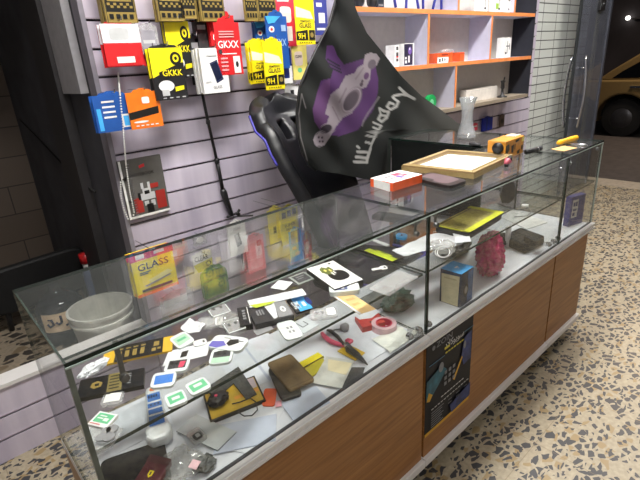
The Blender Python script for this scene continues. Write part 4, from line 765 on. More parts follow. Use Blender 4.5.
flat('neon_box', 'flat black pack with a neon green end seen through the end pane', 'packet', [(364, 251), (377, 247), (408, 258), (394, 263)], S2, .008, BLK, [('neon_end', mat('neon_green', (190, 206, 40), .5), (.0, .0, .42, 1)), ('ring', mat('neon_green', (190, 206, 40), .5), 'E', (.42, .3, .62, .9)), ('ring_hole', INK, 'E', (.47, .42, .57, .78))], body='card') if False else None
flat('neon_packet', 'flat black packet with a neon green end at the counter divider', 'packet', [(364, 250), (376, 246.5), (404, 256), (392, 262)], S_+.0, .006, BLK, [('neon_end', mat('neon_green', (190, 206, 40), .5), (.0, .0, .45, 1)), ('ring', mat('neon_green', (190, 206, 40), .5), 'E', (.44, .2, .62, .8)), ('ring_hole', INK, 'E', (.49, .35, .57, .65))])
flat('blue_pen', 'short bright blue tool near the back of the left shelf', 'tool', [(395, 232), (404, 234), (410, 239), (398, 237)], S_+.0, .008, BLUEL, [('groove', BLUED, (.4, .3, .6, .6))], rnd=3)
flat('paper_strip', 'thin grey strip behind the blue tool', 'strip', [(371, 239), (375, 238), (388, 245), (385, 247)], S_, .002, LGREY)
# mirror disc stuck inside the front pane
p = py(508.5, 193, .03); t = thing('dark_disc', 'dark grey rounded disc stuck to the inside of the middle front pane', 'disc', p)
q = [py(u, v, .0085) for u, v in ((503, 186), (508, 182), (514, 182), (516, 190), (514, 199), (509, 203.5), (503, 203), (500.5, 195))]
MB().prism(q, (0, .005, 0)).build('disc', mat('disc_grey', (66, 66, 68), .35), t); 
MB().lathe([(0, 0), (.01, 0), (.008, .012), (0, .013)], py(508.5, 193, .0136), 12, axis=(0, 1, 0)).build('suction_foot', BLKS, t)
# tray of the middle counter
def boxblock(name, label, cat, c, z, h, m, decos_top=(), front=(), side=()):
    """closed box standing on z: top corners given as pixels TL, TR, BR, BL at the top height"""
    q = [pz(u, v, z+h) for u, v in c]; ctr = sum(q, Vector())/4; U = ((q[1]-q[0])+(q[2]-q[3]))*.5; V = ((q[3]-q[0])+(q[2]-q[1]))*.5
    nV = Vector((U.y, -U.x, 0)).normalized(); nV = nV if nV.dot(V) > 0 else -nV; V = nV*V.length; O = ctr-U*.5-V*.5
    return O, U, V
def blue_box():
    O, U, V = boxblock('', '', '', [(440, 268.5), (453, 261.5), (474, 266), (462, 274.5)], T_, .132, None)
    t = slab('cube_box', 'dark cube box with a bright blue lid and a beige paper on its side', 'box', O, U, V, (0, 0, 1), .132, mat('box_dusk', (44, 52, 78), .45, var=.6, scale=30), [('blue_lid', BLUEL, (0, 0, 1, 1)), ('lid_mark', W_, 'M', [(.4, .42, .6, .5), (.45, .55, .52, .6)])], body='box')
    nV = V.normalized(); nU = U.normalized()
    def fq(o, a, b, pts, m, nm, n, e=.001): MB().prism([o+a*x+b*y+n*e for x, y in pts], n*.0004).build(nm, m, t)
    D = Vector((0, 0, -.132))
    # the side towards -U (left) and the side along +V (front)
    o1 = O; fq(o1, V, D, [(.06, .12), (.94, .08), (.9, .98), (.1, .98)], mat('paper_beige', (206, 196, 160), .7), 'beige_paper', -nU)
    fq(o1, V, D, [(.2, .2), (.8, .18), (.8, .22), (.2, .24)], mat('paper_line', (180, 170, 136), .7), 'paper_fold', -nU, .0016)
    o2 = O+V; fq(o2, U, D, [(.55, .05), (.98, .05), (.98, .95), (.55, .95)], mat('box_blue_face', (66, 98, 150), .5, var=.4, scale=30), 'blue_print', nV)
    fq(o2, U, D, superell((.2, .35, .6, .75), 20), INK, 'lens_print', nV, .0016); fq(o2, U, D, superell((.28, .44, .52, .66), 20), GREY, 'lens_ring', nV, .0022)
blue_box()
crumple('plastic_bag', 'crinkled magenta plastic bag standing in the middle counter', 'plastic bag', 489, 273, T_, (.13, .10, .185), mat('bag_magenta', (196, 34, 104), .16, var=.3, scale=18, spec=1.0, bump=.6), 30, .4, amp=.2, freq=1.8, ridge=.34, sub=5, smooth=True)
crumple('dark_cloth', 'heap of black cloth and wires behind the magenta bag', 'cloth', 502, 244, T_, (.10, .08, .05), mat('cloth_black', (24, 23, 22), .7, var=.6, scale=40), 31, .1, amp=.2)
flat('tool_case', 'flat black case lying at the right end of the middle tray', 'case', [(509, 233), (525, 227), (540, 235.5), (518, 248)], T_, .045, mat('case_matt_black', (12, 12, 13), .6, var=.3), [('ribs', DGREY, 'M', [(.1, .15+.16*k, .5, .19+.16*k) for k in range(5)]), ('lid_panel', BLKS, (.58, .1, .95, .9))], body='shell', bevel=.008)
flat('charger_box', 'small black charger box on the flat black case', 'box', [(528, 236), (536, 233), (541, 239), (532, 242)], T_+.0465, .022, BLK, [('dark_label', DGREY, (.2, .3, .7, .6))], body='box')
crumple('dark_cloth', 'black bag heap behind the blue lidded box', 'bag', 455, 252, T_, (.22, .12, .10), mat('heap_dark', (58, 56, 52), .8, var=.7, scale=35), 33, .2, amp=.3)
c = pz(506, 244, T_+.07); t = thing('paper_cup', 'small white cylinder end between the magenta bag and the black heap', 'cup', pz(507, 246, T_))
MB().lathe([(0, 0), (.011, 0), (.013, .10), (0, .10)], pz(507, 247, T_), 16).build('cup', W_, t, smooth=True)
flat('white_box', 'low white board at the far end of the middle tray', 'board', [(506, 213), (524, 207), (536, 224), (514, 230)], T_, .004, W_)
flat('paper_scrap', 'small white paper by the tray rail under the blue lidded box', 'paper', [(436, 316), (446, 309), (450, 312), (440, 319)], T_, .001, PAPER)
pts = [pz(u, v, S2+.003) for u, v in ((497, 203), (506, 207), (518, 210), (528, 208), (531, 212), (527, 216), (514, 217))]
o = MB().tube(pts, .0018, 6).build('wire', DGREY, None, loc=pts[0], smooth=True); tag(o, 'thin dark wire curling across the far end of the middle shelf', 'wire')
c = pz(525, 206, S2); o = MB().lathe([(0, 0), (.014, 0), (.014, .006), (0, .007)], c, 16).build('white_button', W_, None, loc=c); tag(o, 'small round white disc on the middle shelf by the wire', 'disc')
# blue box in the end counter
def tall():
    c = Vector((2.348, .05, T_)); U = Vector((.97, -.24, 0)).normalized(); N = Vector((-.24, -.97, 0)).normalized(); w, h = .11, .155
    slab('tall_box', 'deep blue box with a white label standing in the end counter', 'box', c-U*w*.5+Vector((0, 0, h)), U*w, (0, 0, -h), N, .03, mat('box_indigo', (52, 56, 130), .4), [('white_label', LGREY, (.12, .12, .52, .72)), ('label_print', mat('label_ink', (60, 60, 110), .5), 'M', [(.18, .2, .3, .34), (.34, .2, .46, .34), (.2, .42, .44, .5), (.18, .55, .34, .66)]), ('edge_fold', mat('box_indigo2', (40, 44, 106), .4), (.86, 0, .88, 1))], body='box', low='wall')
tall()

# ================================================================== ON TOP OF THE COUNTERS
Z = 1.0503
flat('gadget_box', 'white box with orange sides and a pink print on the middle counter top', 'box', [(372, 178), (400, 170), (422, 174.5), (391, 183.5)], Z, .030, ORGR, [('white_top', W_, (0, 0, 1, 1)), ('pink_print', PINKRED, 'M', [(.5, .2, .75, .45), (.62, .5, .8, .65)]), ('grey_print', GREY, 'M', [(.2, .3, .42, .42), (.15, .55, .4, .66)]), ('purple_print', mat('violet_print', (120, 90, 170), .4), (.44, .5, .56, .8))], body='box')
_o = [o for o in COL.objects if str(o.get('label', '')).startswith('white box with orange sides')][0]
_c = [pz(u, v, Z+.030) for u, v in ((372, 178), (391, 183.5))]
_d = (_c[1]-_c[0]).normalized(); _n = Vector((-abs(_d.y), -abs(_d.x), 0)).normalized()
_n = Vector((_d.y, -_d.x, 0)); _n = _n if _n.x < 0 else -_n
MB().prism([_c[0]+_n*.004, _c[1]+_n*.004, _c[1]+_n*.004-Vector((0, 0, .029)), _c[0]+_n*.004-Vector((0, 0, .029))], _n*.001).build('white_end', W_, _o)
t = flat('phone_case', 'black phone case with a pale pink back beside the orange box', 'phone case', [(418, 176), (436, 171), (462, 181), (444, 188)], Z, .010, mat('case_dark', (40, 34, 34), .4), [('pink_back', mat('rose_taupe', (104, 88, 92), .35), 'R', (.1, .08, .95, .86)), ('camera_ring', INK, 'E', (.06, .1, .3, .5)), ('camera_lens', DGREY, 'E', (.1, .2, .24, .42))], rnd=7)
# gilt picture frame
def frame():
    c = [(403, 163), (448, 148), (511, 154), (473, 172.5)]; q = [pz(u, v, Z+.028) for u, v in c]; ctr = sum(q, Vector())/4
    U = ((q[1]-q[0])+(q[2]-q[3]))*.5; V = ((q[3]-q[0])+(q[2]-q[1]))*.5; nV = Vector((U.y, -U.x, 0)).normalized(); nV = nV if nV.dot(V) > 0 else -nV; V = nV*V.length; O = ctr-U*.5-V*.5
    t = thing('picture_frame', 'ornate gilt picture frame with a certificate lying on the middle counter', 'picture frame', ctr-Vector((0, 0, .028)))
    P_ = lambda x, y, h: O+U*x+V*y+Vector((0, 0, h))
    wu = .034/U.length; wv = .034/V.length
    for a in range(4):   # four mitred mouldings
        cs = [(0, 0), (1, 0), (1, 1), (0, 1)]; ci = [(wu, wv), (1-wu, wv), (1-wu, 1-wv), (wu, 1-wv)]; b = (a+1) % 4
        mb = MB(); rings = []
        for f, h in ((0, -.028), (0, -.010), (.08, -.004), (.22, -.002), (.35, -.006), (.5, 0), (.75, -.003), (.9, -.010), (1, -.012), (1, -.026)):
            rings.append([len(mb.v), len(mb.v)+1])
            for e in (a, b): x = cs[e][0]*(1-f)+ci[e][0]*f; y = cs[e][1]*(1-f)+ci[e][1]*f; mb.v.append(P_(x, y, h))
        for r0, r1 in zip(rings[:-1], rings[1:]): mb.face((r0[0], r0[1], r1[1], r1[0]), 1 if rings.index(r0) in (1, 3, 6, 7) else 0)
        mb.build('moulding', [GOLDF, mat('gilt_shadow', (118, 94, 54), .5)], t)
    MB().prism([P_(x, y, -.027) for x, y in ((.01, .01), (.99, .01), (.99, .99), (.01, .99))], (0, 0, .004)).build('backing', mat('frame_back', (120, 96, 60), .7), t)
    pic = MB().prism([P_(x, y, -.018) for x, y in ((wu*.9, wv*.9), (1-wu*.9, wv*.9), (1-wu*.9, 1-wv*.9), (wu*.9, 1-wv*.9))], (0, 0, .001)).build('certificate', PAPER, t)
    for k in range(7):
        y = .24+.075*k; xa = .26+.03*(k % 2)
        for x0, x1 in ((xa, xa+.16), (xa+.2, xa+.30), (xa+.34, .74-.03*(k % 3))):
            MB().prism([P_(x, yy, -.0168) for x, yy in ((x0, y), (x1, y), (x1, y+.018), (x0, y+.018))], (0, 0, .0003)).build('writing', mat('ink_grey', (112, 128, 120), .7), pic)
frame()
# yellow black box with a plug, marker, toy, screwdriver
def ybox():
    c = pz(514, 156.5, Z); U = Vector((.93, .05, 0)).normalized(); N = Vector((.05, -.93, 0)).normalized(); w, h = .185, .078
    t = slab('battery_box', 'yellow box with black splotches and a white lid beside the gilt frame', 'box', c-U*w*.5+Vector((0, 0, h)), U*w, (0, 0, -h), N, .08, mat('box_mustard', (206, 140, 46), .5, var=.2), [('black_splotch', INK, 'P', [(.02, .25), (.18, .18), (.22, .5), (.12, .7), (.02, .62)]), ('black_splotch', INK, 'P', [(.3, .35), (.44, .3), (.42, .75), (.32, .72)]), ('black_splotch', INK, 'P', [(.5, .12), (.72, .08), (.7, .2), (.52, .24)]), ('black_splotch', INK, 'P', [(.62, .74), (.78, .68), (.76, .92), (.64, .9)]), ('pale_patch', YELP, (.84, .05, .98, .3)), ('black_splotch', INK, 'M', [(.24, .78, .3, .95), (.46, .3, .5, .6), (.84, .5, .92, .75)])], body='box', bevel=.004, low='wall')
    b = c-U*w*.5; MB().lathe([(0, -.014), (.022, -.008), (.024, 0), (.022, .008), (0, .010)], b+Vector((-.008, .03, .05)), 18, axis=-U).build('black_cap', BLK, t, smooth=True)
    MB().prism([c+U*x-N*y+Vector((0, 0, h)) for x, y in ((.03, .015), (.09, .015), (.09, .06), (.03, .06))], (0, 0, .004)).build('white_lid', mat('lid_cream', (214, 204, 180), .5), t)
ybox()
a = pz(526, 152, Z+.011); b = pz(541, 148.5, Z+.011); t = thing('marker_pen', 'thick black marker pen lying beside the yellow box', 'marker', (a+b)/2-Vector((0, 0, .011)))
MB().tube([a, a.lerp(b, .72)], .011, 14).build('barrel', BLK, t, smooth=True); MB().tube([a.lerp(b, .73), a.lerp(b, .78)], .0115, 14).build('band', CHROME, t, smooth=True); MB().tube([a.lerp(b, .78), b], .0105, 14).build('cap', BLKS, t, smooth=True)
c = pz(508, 166, Z); t = thing('toy_clip', 'small pink and black plastic clip at the frame corner', 'clip', c)
MB().tube([c+Vector((-.022, 0, .012)), c+Vector((.0, .004, .02)), c+Vector((.024, .004, .014))], [.007, .013, .008], 10).build('clip_body', mat('clip_pink', (190, 90, 106), .4), t, smooth=True)
MB().tube([c+Vector((.012, .0, .02)), c+Vector((.03, .01, .028)), c+Vector((.034, .012, .008))], [.008, .009, .006], 8).build('clip_arm', BLK, t, smooth=True); MB().lathe([(0, 0), (.009, 0), (.009, .01), (0, .01)], c+Vector((-.022, -.004, .002)), 10).build('clip_foot', BLKS, t)
c = pz(513, 158, Z)
a = pz(558, 143, Z+.014); b = pz(577, 137.5, Z+.014); t = thing('screwdriver', 'screwdriver with a yellow handle on the end counter', 'screwdriver', (a+b)/2-Vector((0, 0, .014)))
MB().tube([a, a.lerp(b, .12), a.lerp(b, .3), a.lerp(b, .7), a.lerp(b, .95), b], [.008, .013, .012, .0135, .013, .008], 12).build('handle', mat('handle_yellow', (240, 180, 20), .35), t, smooth=True)
flat('paper_scrap', 'beige paper scrap under the screwdriver', 'paper', [(553, 148.5), (566, 145.5), (575, 148), (562, 151.5)], Z, .001, mat('scrap_beige', (214, 170, 110), .7))
p0 = pz(566, 144, Z+.004); p1_ = pz(588, 145, Z+.004); o = MB().tube([p0, p0.lerp(p1_, .8), p1_], [.004, .004, .0015], 8).build('metal_bit', CHROME, None, loc=p0, smooth=True); tag(o, 'thin steel bit in front of the yellow handle', 'tool')
p0 = pz(470, 146, Z); o = MB().tube([pz(470, 143.5, Z+.008), pz(480, 145, Z+.008)], .007, 8).build('dark_lighter', DGREY, None, loc=p0, smooth=True); tag(o, 'small dark tube behind the gilt frame by the vase', 'lighter')
# ================================================================== SHELF UNIT ON THE BACK WALL
LAV = mat('shelf_lavender', (196, 194, 212), .6, var=.04); OEDGE = mat('orange_edge_band', (220, 134, 74), .5); SHADEP = mat('shaded_board', (30, 32, 42), .6)  # end panel's navy tone paints the shadow on its inner face
def shelves():
    t = thing('shelf_unit', 'open wall shelf unit with orange edge bands and lavender boards', 'shelf', (2.8, 1.2, 1.11))
    y0, y1 = 1.10, 1.284; X0, X1 = 1.84, 3.975
    for z, x0, mt in ((1.733, X0, LAV), (1.418, X0, LAV), (1.120, X0, mat('bottom_board', (150, 138, 122), .6)), (2.05, X0, LAV)):
        s = MB().box((x0, y0+.004, z-.012), (X1-.012, y1, z+.012)).build('shelf_board', mt, t)
        MB().box((x0, y0, z-.0125), (X1-.012, y0+.004, z+.0125)).build('edge_band', OEDGE if z != 1.12 else mat('grey_band', (140, 128, 112), .6), s)
    for x, za, zb in ((2.535, 1.43, 1.721), (3.30, 1.43, 1.721), (2.86, 1.132, 1.406), (2.86, 1.745, 2.04), (3.62, 1.745, 2.04), (2.1, 1.132, 1.406)):
        s = MB().box((x-.008, y0+.004, za), (x+.008, y1, zb)).build('divider', LAV, t)
        MB().box((x-.0085, y0, za), (x+.0085, y0+.004, zb)).build('edge_band', OEDGE, s)
    MB().box((X1-.012, y0, 1.10), (X1, y1, 2.2)).build('side_panel', SHADEP, t); MB().box((X0-.016, y0, 1.10), (X0, y1, 2.2)).build('side_panel', LAV, t)
    MB().box((X0, y1-.006, 1.132), (X1-.012, y1-.0005, 2.04)).build('back_board', mat('shelf_back', (196, 190, 184), .6, var=.05), t)
shelves()
def stand_box(name, label, cat, u, v, w, h, t, z, m, decos, y=1.13, rot=0, group=None, side=None):
    """upright box on a shelf: front bottom centre under pixel u at depth y"""
    c = py(u, v, y); c.z = z+.0005; U = Vector((math.cos(rot), math.sin(rot), 0)); N = Vector((math.sin(rot), -math.cos(rot), 0))
    return slab(name, label, cat, c-U*w/2+Vector((0, 0, h)), U*w, (0, 0, -h), N, t, m, decos, body='box', group=group, side=side, low='wall')
Z1, Z2, Z3 = 1.745, 1.430, 1.132
stand_box('gadget_box', 'dark picture box on the middle shelf beside its white neighbour', 'box', 409, 66, .10, .128, .06, Z2, W_, [('picture', mat('box_violet', (44, 38, 62), .4), (.02, .03, .86, .97)), ('purple_print', mat('violet_print', (120, 90, 170), .4), 'E', (.4, .15, .75, .5)), ('white_print', W_, 'M', [(.1, .6, .25, .7), (.1, .75, .28, .88), (.4, .55, .55, .85), (.5, .2, .6, .3)])])
stand_box('gadget_box', 'narrow white box with dark pictures left of the dark picture box', 'box', 397, 67, .040, .122, .07, Z2, W_, [('pictures', DGREY, 'M', [(.3, .08, .8, .24), (.3, .34, .8, .52), (.3, .62, .8, .76)]), ('red_patch', RED, (.3, .52, .8, .58))])
b = stand_box('light_box', 'long orange and white box on the middle shelf', 'box', 445, 63, .17, .062, .08, Z2, ORGR, [('white_front', W_, (0, .42, .72, 1)), ('print', DGREY, 'M', [(.1, .55, .2, .9), (.28, .5, .36, .85), (.45, .55, .52, .8)]), ('text_strip', mat('dark_red', (130, 40, 30), .5), (.25, .12, .68, .24)), ('seam', INK, (.76, .0, .775, 1))], rot=-.02)
stand_box('light_box', 'short orange box right of the long orange and white box', 'box', 462, 60, .055, .06, .06, Z2, ORGR, [('lid_line', mat('dark_red', (130, 40, 30), .5), (.0, .15, 1, .2))])
c = py(450, 51, 1.15); c.z = Z2+.0635; o = MB().tube([c+Vector((-.09, .02, .008)), c+Vector((-.03, .02, .012)), c+Vector((.03, .02, .012)), c+Vector((.09, .02, .007))], [.004, .012, .012, .004], 8).build('plastic_wrap', CLEARP, None, loc=c, smooth=True); tag(o, 'clear plastic roll lying on top of the orange and white box', 'plastic wrap')
for k, (u, w, lab) in enumerate(((489, .045, 'white box, left of the two by the shaded panel'), (506, .125, 'white box with a black stand picture by the shaded panel'))):
    stand_box('stand_box', lab, 'box', u, 58, w, .145 if k else .138, .05, Z2, W_, [('stand_picture', DGREY, 'M', [(.55, .18, .60, .8), (.42, .40, .85, .45), (.32, .72, .5, .82), (.80, .3, .86, .6)] if k else [(.5, .3, .8, .8)]), ('fold_line', LGREY, (.28, 0, .3, 1) if k else (.1, 0, .14, 1))])
for u, w, lab, grn in ((484, .09, 'white box with black print, leftmost of three on the top shelf', False), (498, .09, 'white box with a green patch on the top shelf', True), (508, .065, 'white box with grey print on the top shelf, rightmost of three', False)):
    stand_box('stand_box', lab, 'box', u, 11, w, .15, .05, Z1, W_, ([('green_patch', mat('leaf_green', (140, 180, 60), .5), (.1, .6, .55, .85))] if grn else [])+[('print', DGREY, 'M', [(.62, .35, .68, .95), (.5, .8, .8, .88), (.4, .4, .9, .46)])])
# headphones, dark box and blue cables on the top shelf
c = py(366, 11, 1.16); c.z = Z1
t = thing('headphones', 'black headphones standing on the top shelf by the flag', 'headphones', c)
MB().tube([c+Vector((.055*math.cos(a), .0, .055+.075*math.sin(a))) for a in [math.pi*k/12 for k in range(13)]], .007, 8).build('headband', BLK, t, smooth=True)
for s in (-1, 1): MB().lathe([(0, -.018), (.03, -.016), (.034, 0), (.03, .014), (0, .016)], c+Vector((.055*s, -.0, .036)), 16, axis=(1, 0, 0)).build('ear_cup', BLK, t, smooth=True)
stand_box('gadget_box', 'dark slate box between the headphones and the blue cables', 'box', 381, 11, .055, .13, .05, Z1, mat('slate', (48, 52, 62), .4), [('window', mat('slate_dark', (34, 40, 50), .3), (.15, .1, .85, .8)), ('line', GREY, (.15, .86, .85, .9))])
CBL = mat('cable_blue', (36, 42, 130), .45)
for k, (u, sx) in enumerate(((392, 1), (404, -1), (415, 1), (425, 1), (436, -1), (443, 1))):
    c = py(u, 12, 1.15+.008*k); c.z = Z1+.006
    p = [c+Vector((sx*(.035-.07*f), .0, .004+.16*f**1.0+.02*math.sin(3*f))) if k % 2 == 0 else c+Vector((sx*(-.04+.02*math.cos(3*f)+.06*f*f), .0, .15*f)) for f in [i/8 for i in range(9)]]
    o = MB().tube(p, .0085, 8).build('charging_cable', CBL, None, loc=c, smooth=True)
    tag(o, 'blue cable standing on the top shelf, ' + ('leftmost by the slate box', 'second from the slate box', 'third from the slate box', 'third from the white boxes', 'second from the white boxes', 'rightmost by the white boxes')[k], 'cable', 'blue cables on the top shelf')
c = py(430, 104, 1.17); c.z = Z3
t = thing('tape_reel', 'green round reel on the bottom shelf behind the flag tip', 'tape reel', c)
MB().lathe([(.022, -.015), (.05, -.015), (.052, 0), (.05, .015), (.022, .015), (.022, -.015)], c+Vector((0, 0, .0525)), 28, axis=(0, 1, 0)).build('reel', mat('reel_green', (30, 150, 80), .3), t, smooth=False)
MB().lathe([(0, -.016), (.021, -.016), (.021, .016), (0, .016)], c+Vector((0, 0, .0525)), 20, axis=(0, 1, 0)).build('core', mat('core_green', (120, 200, 150), .4), t)
c = py(502, 95, 1.15); c.z = Z3+.001
t = thing('desk_tripod', 'small black desk tripod on the grey bottom shelf', 'tripod', c)
MB().lathe([(0, 0), (.04, 0), (.038, .01), (.012, .02), (.009, .06), (.016, .075), (.012, .11), (.02, .125), (0, .13)], c, 16).build('stem', BLK, t, smooth=True)
MB().tube([c+Vector((0, 0, .1)), c+Vector((-.02, -.02, .14)), c+Vector((-.024, -.024, .155))], .006, 8).build('holder', BLK, t, smooth=True)
stand_box('white_carton', 'long low white carton on the bottom shelf left of the tripod', 'box', 482, 99, .46, .09, .05, Z3, mat('carton_white', (214, 208, 200), .6), [('lid_line', LGREY, (0, .12, 1, .14))], y=1.19)

# ================================================================== CRYSTAL VASE ON THE RETURN COUNTER
c = pz(466, 139, 1.05)
t = thing('crystal_vase', 'tall cut crystal vase standing on the rear return counter', 'vase', c)
prof = [(0, .001), (.045, .001), (.050, .012), (.044, .035), (.034, .07), (.028, .11), (.029, .15), (.036, .185), (.046, .215), (.043, .215), (.032, .185), (.025, .15), (.024, .11), (.03, .07), (.038, .03), (0, .02)]
mb = MB(); n = 24; o = len(mb.v)
for r, h in prof:
    for k in range(n):
        rr = r*(1+(.045 if k % 2 else -.03)*(1 if h > .02 else .3)); a = 2*math.pi*k/n+h*6
        mb.v.append(c+Vector((rr*math.cos(a), rr*math.sin(a), h)))
for i in range(len(prof)-1):
    for k in range(n): mb.face((o+i*n+k, o+i*n+(k+1) % n, o+(i+1)*n+(k+1) % n, o+(i+1)*n+k))
mb.build('vase_body', WINPLAS, t)
MB().lathe([(.020, 0), (.047, 0), (.047, .004), (.02, .004)], c+Vector((0, 0, .014)), 24).build('base_ring', mat('vase_ring', (90, 92, 94), .3), t)

# ================================================================== GAMING CHAIR
def chair():
    n = Vector((.22, -.975, 0)).normalized(); A = Vector((.975, .22, 0)).normalized(); rec = math.radians(25)
    H = Vector((0, 0, 1))*math.cos(rec)-n*math.sin(rec); NN = n*math.cos(rec)+Vector((0, 0, 1))*math.sin(rec)
    top = py(265, 97, 1.205); LEN = .86; B = top-H*LEN
    CH = mat('chair_black', (20, 21, 25), .38, var=.2, bump=.1, scale=60)
    t = thing('gaming_chair', 'black gaming chair with purple piping behind the counters', 'chair', (B.x+n.x*.22, B.y+n.y*.22, 0))
    wid = [(0, .22), (.2, .235), (.34, .25), (.46, .27), (.56, .275), (.64, .262), (.70, .25), (.76, .24), (.80, .215), (.83, .18), (.85, .13), (.86, .07)]
    def W(h):
        for (a, wa), (b, wb) in zip(wid[:-1], wid[1:]):
            if a <= h <= b: return wa+(wb-wa)*(h-a)/(b-a)
        return .05
    def pt(s, h):
        w = W(h); x = s*w; d = .03+.085*abs(s)**3*min(1, max(.55, (.75-h)*8))+.02*math.sin(h*5)-.03*math.exp(-((h-.74)/.07)**2-(s/.5)**2); return B+A*x+H*h+NN*d
    ns, nh = 29, 45; mb = MB()
    for j in range(nh):
        for i in range(ns): mb.v.append(pt(-1+2*i/(ns-1), LEN*j/(nh-1)))
    for j in range(nh-1):
        for i in range(ns-1):
            s = -1+2*(i+.5)/(ns-1); h = LEN*(j+.5)/(nh-1); x = abs(s)*W(h)
            if .60 < h < .69 and .035+.10*(h-.60) < x < .105+.1*(h-.6)*.3: continue
            mb.face((j*ns+i, j*ns+i+1, (j+1)*ns+i+1, (j+1)*ns+i))
    o = mb.build('backrest', CH, t, smooth=True)
    sd = o.modifiers.new('solid', 'SOLIDIFY'); sd.thickness = .07; sd.offset = -1
    sb = o.modifiers.new('sub', 'SUBSURF'); sb.levels = 1; sb.render_levels = 1
    for sg in (-1, 1):
        MB().tube([pt(sg*.97, h)+NN*.006 for h in [.50+.26*k/24 for k in range(25)]], .006, 8).build('piping', PURP, t, smooth=True)
        MB().tube([pt(sg*(.80+(.15*max(0, h-.46)/.09)), h)+NN*.006 for h in [.02+.52*k/24 for k in range(25)]], .006, 8).build('piping', PURP, t, smooth=True)
        hole = [(.045, .605), (.10, .602), (.112, .685), (.06, .685), (.045, .605)]
        MB().tube([B+A*(sg*x)+H*h+NN*(.036+.02*math.sin(h*5)+.0) for x, h in hole], .007, 8).build('shoulder_loop', BLKS, t, smooth=True)
    # seat, arms, base
    sz = .46; S = Vector((B.x, B.y, 0))+n*.21
    seat = [S+A*x+n*y+Vector((0, 0, sz)) for x, y in ((-.2, -.22), (.2, -.22), (.25, .0), (.22, .20), (-.22, .20), (-.25, 0))]
    MB().prism(seat, (0, 0, .10)).build('seat', CH, t, bevel=.03)
    MB().tube([p+Vector((0, 0, .1)) for p in seat[2:]], .008, 8).build('seat_piping', PURP, t, smooth=True)
    MB().tube([B+H*.02-NN*.03, B-H*.08-NN*.02+n*.02, S-n*.2+Vector((0, 0, sz))], .03, 8).build('back_bracket', BLK, t, smooth=True)
    for sg in (-1, 1):
        a = S+A*(sg*.29); MB().tube([a+Vector((0, 0, sz+.02)), a+Vector((0, 0, sz+.22))], .018, 8).build('arm_post', BLK, t, smooth=True)
        MB().prism([a+A*x+n*y+Vector((0, 0, sz+.22)) for x, y in ((-.04, -.13), (.04, -.13), (.04, .13), (-.04, .13))], (0, 0, .03)).build('armrest', BLK, t, bevel=.01)
    MB().tube([S+Vector((0, 0, .10)), S+Vector((0, 0, .30)), S+Vector((0, 0, sz))], [.03, .028, .05], 12).build('gas_column', BLK, t, smooth=True)
    for k in range(5):
        a = 2*math.pi*k/5+.3; dv = Vector((math.cos(a), math.sin(a), 0))
        l = MB().tube([S+Vector((0, 0, .13)), S+dv*.15+Vector((0, 0, .11)), S+dv*.27+Vector((0, 0, .075))], [.03, .024, .018], 8).build('base_leg', BLK, t, smooth=True)
        MB().lathe([(0, -.02), (.03, -.018), (.03, .018), (0, .02)], S+dv*.27+Vector((0, 0, .03)), 14, axis=dv.cross(Vector((0, 0, 1)))).build('caster', BLKS, l)
chair()

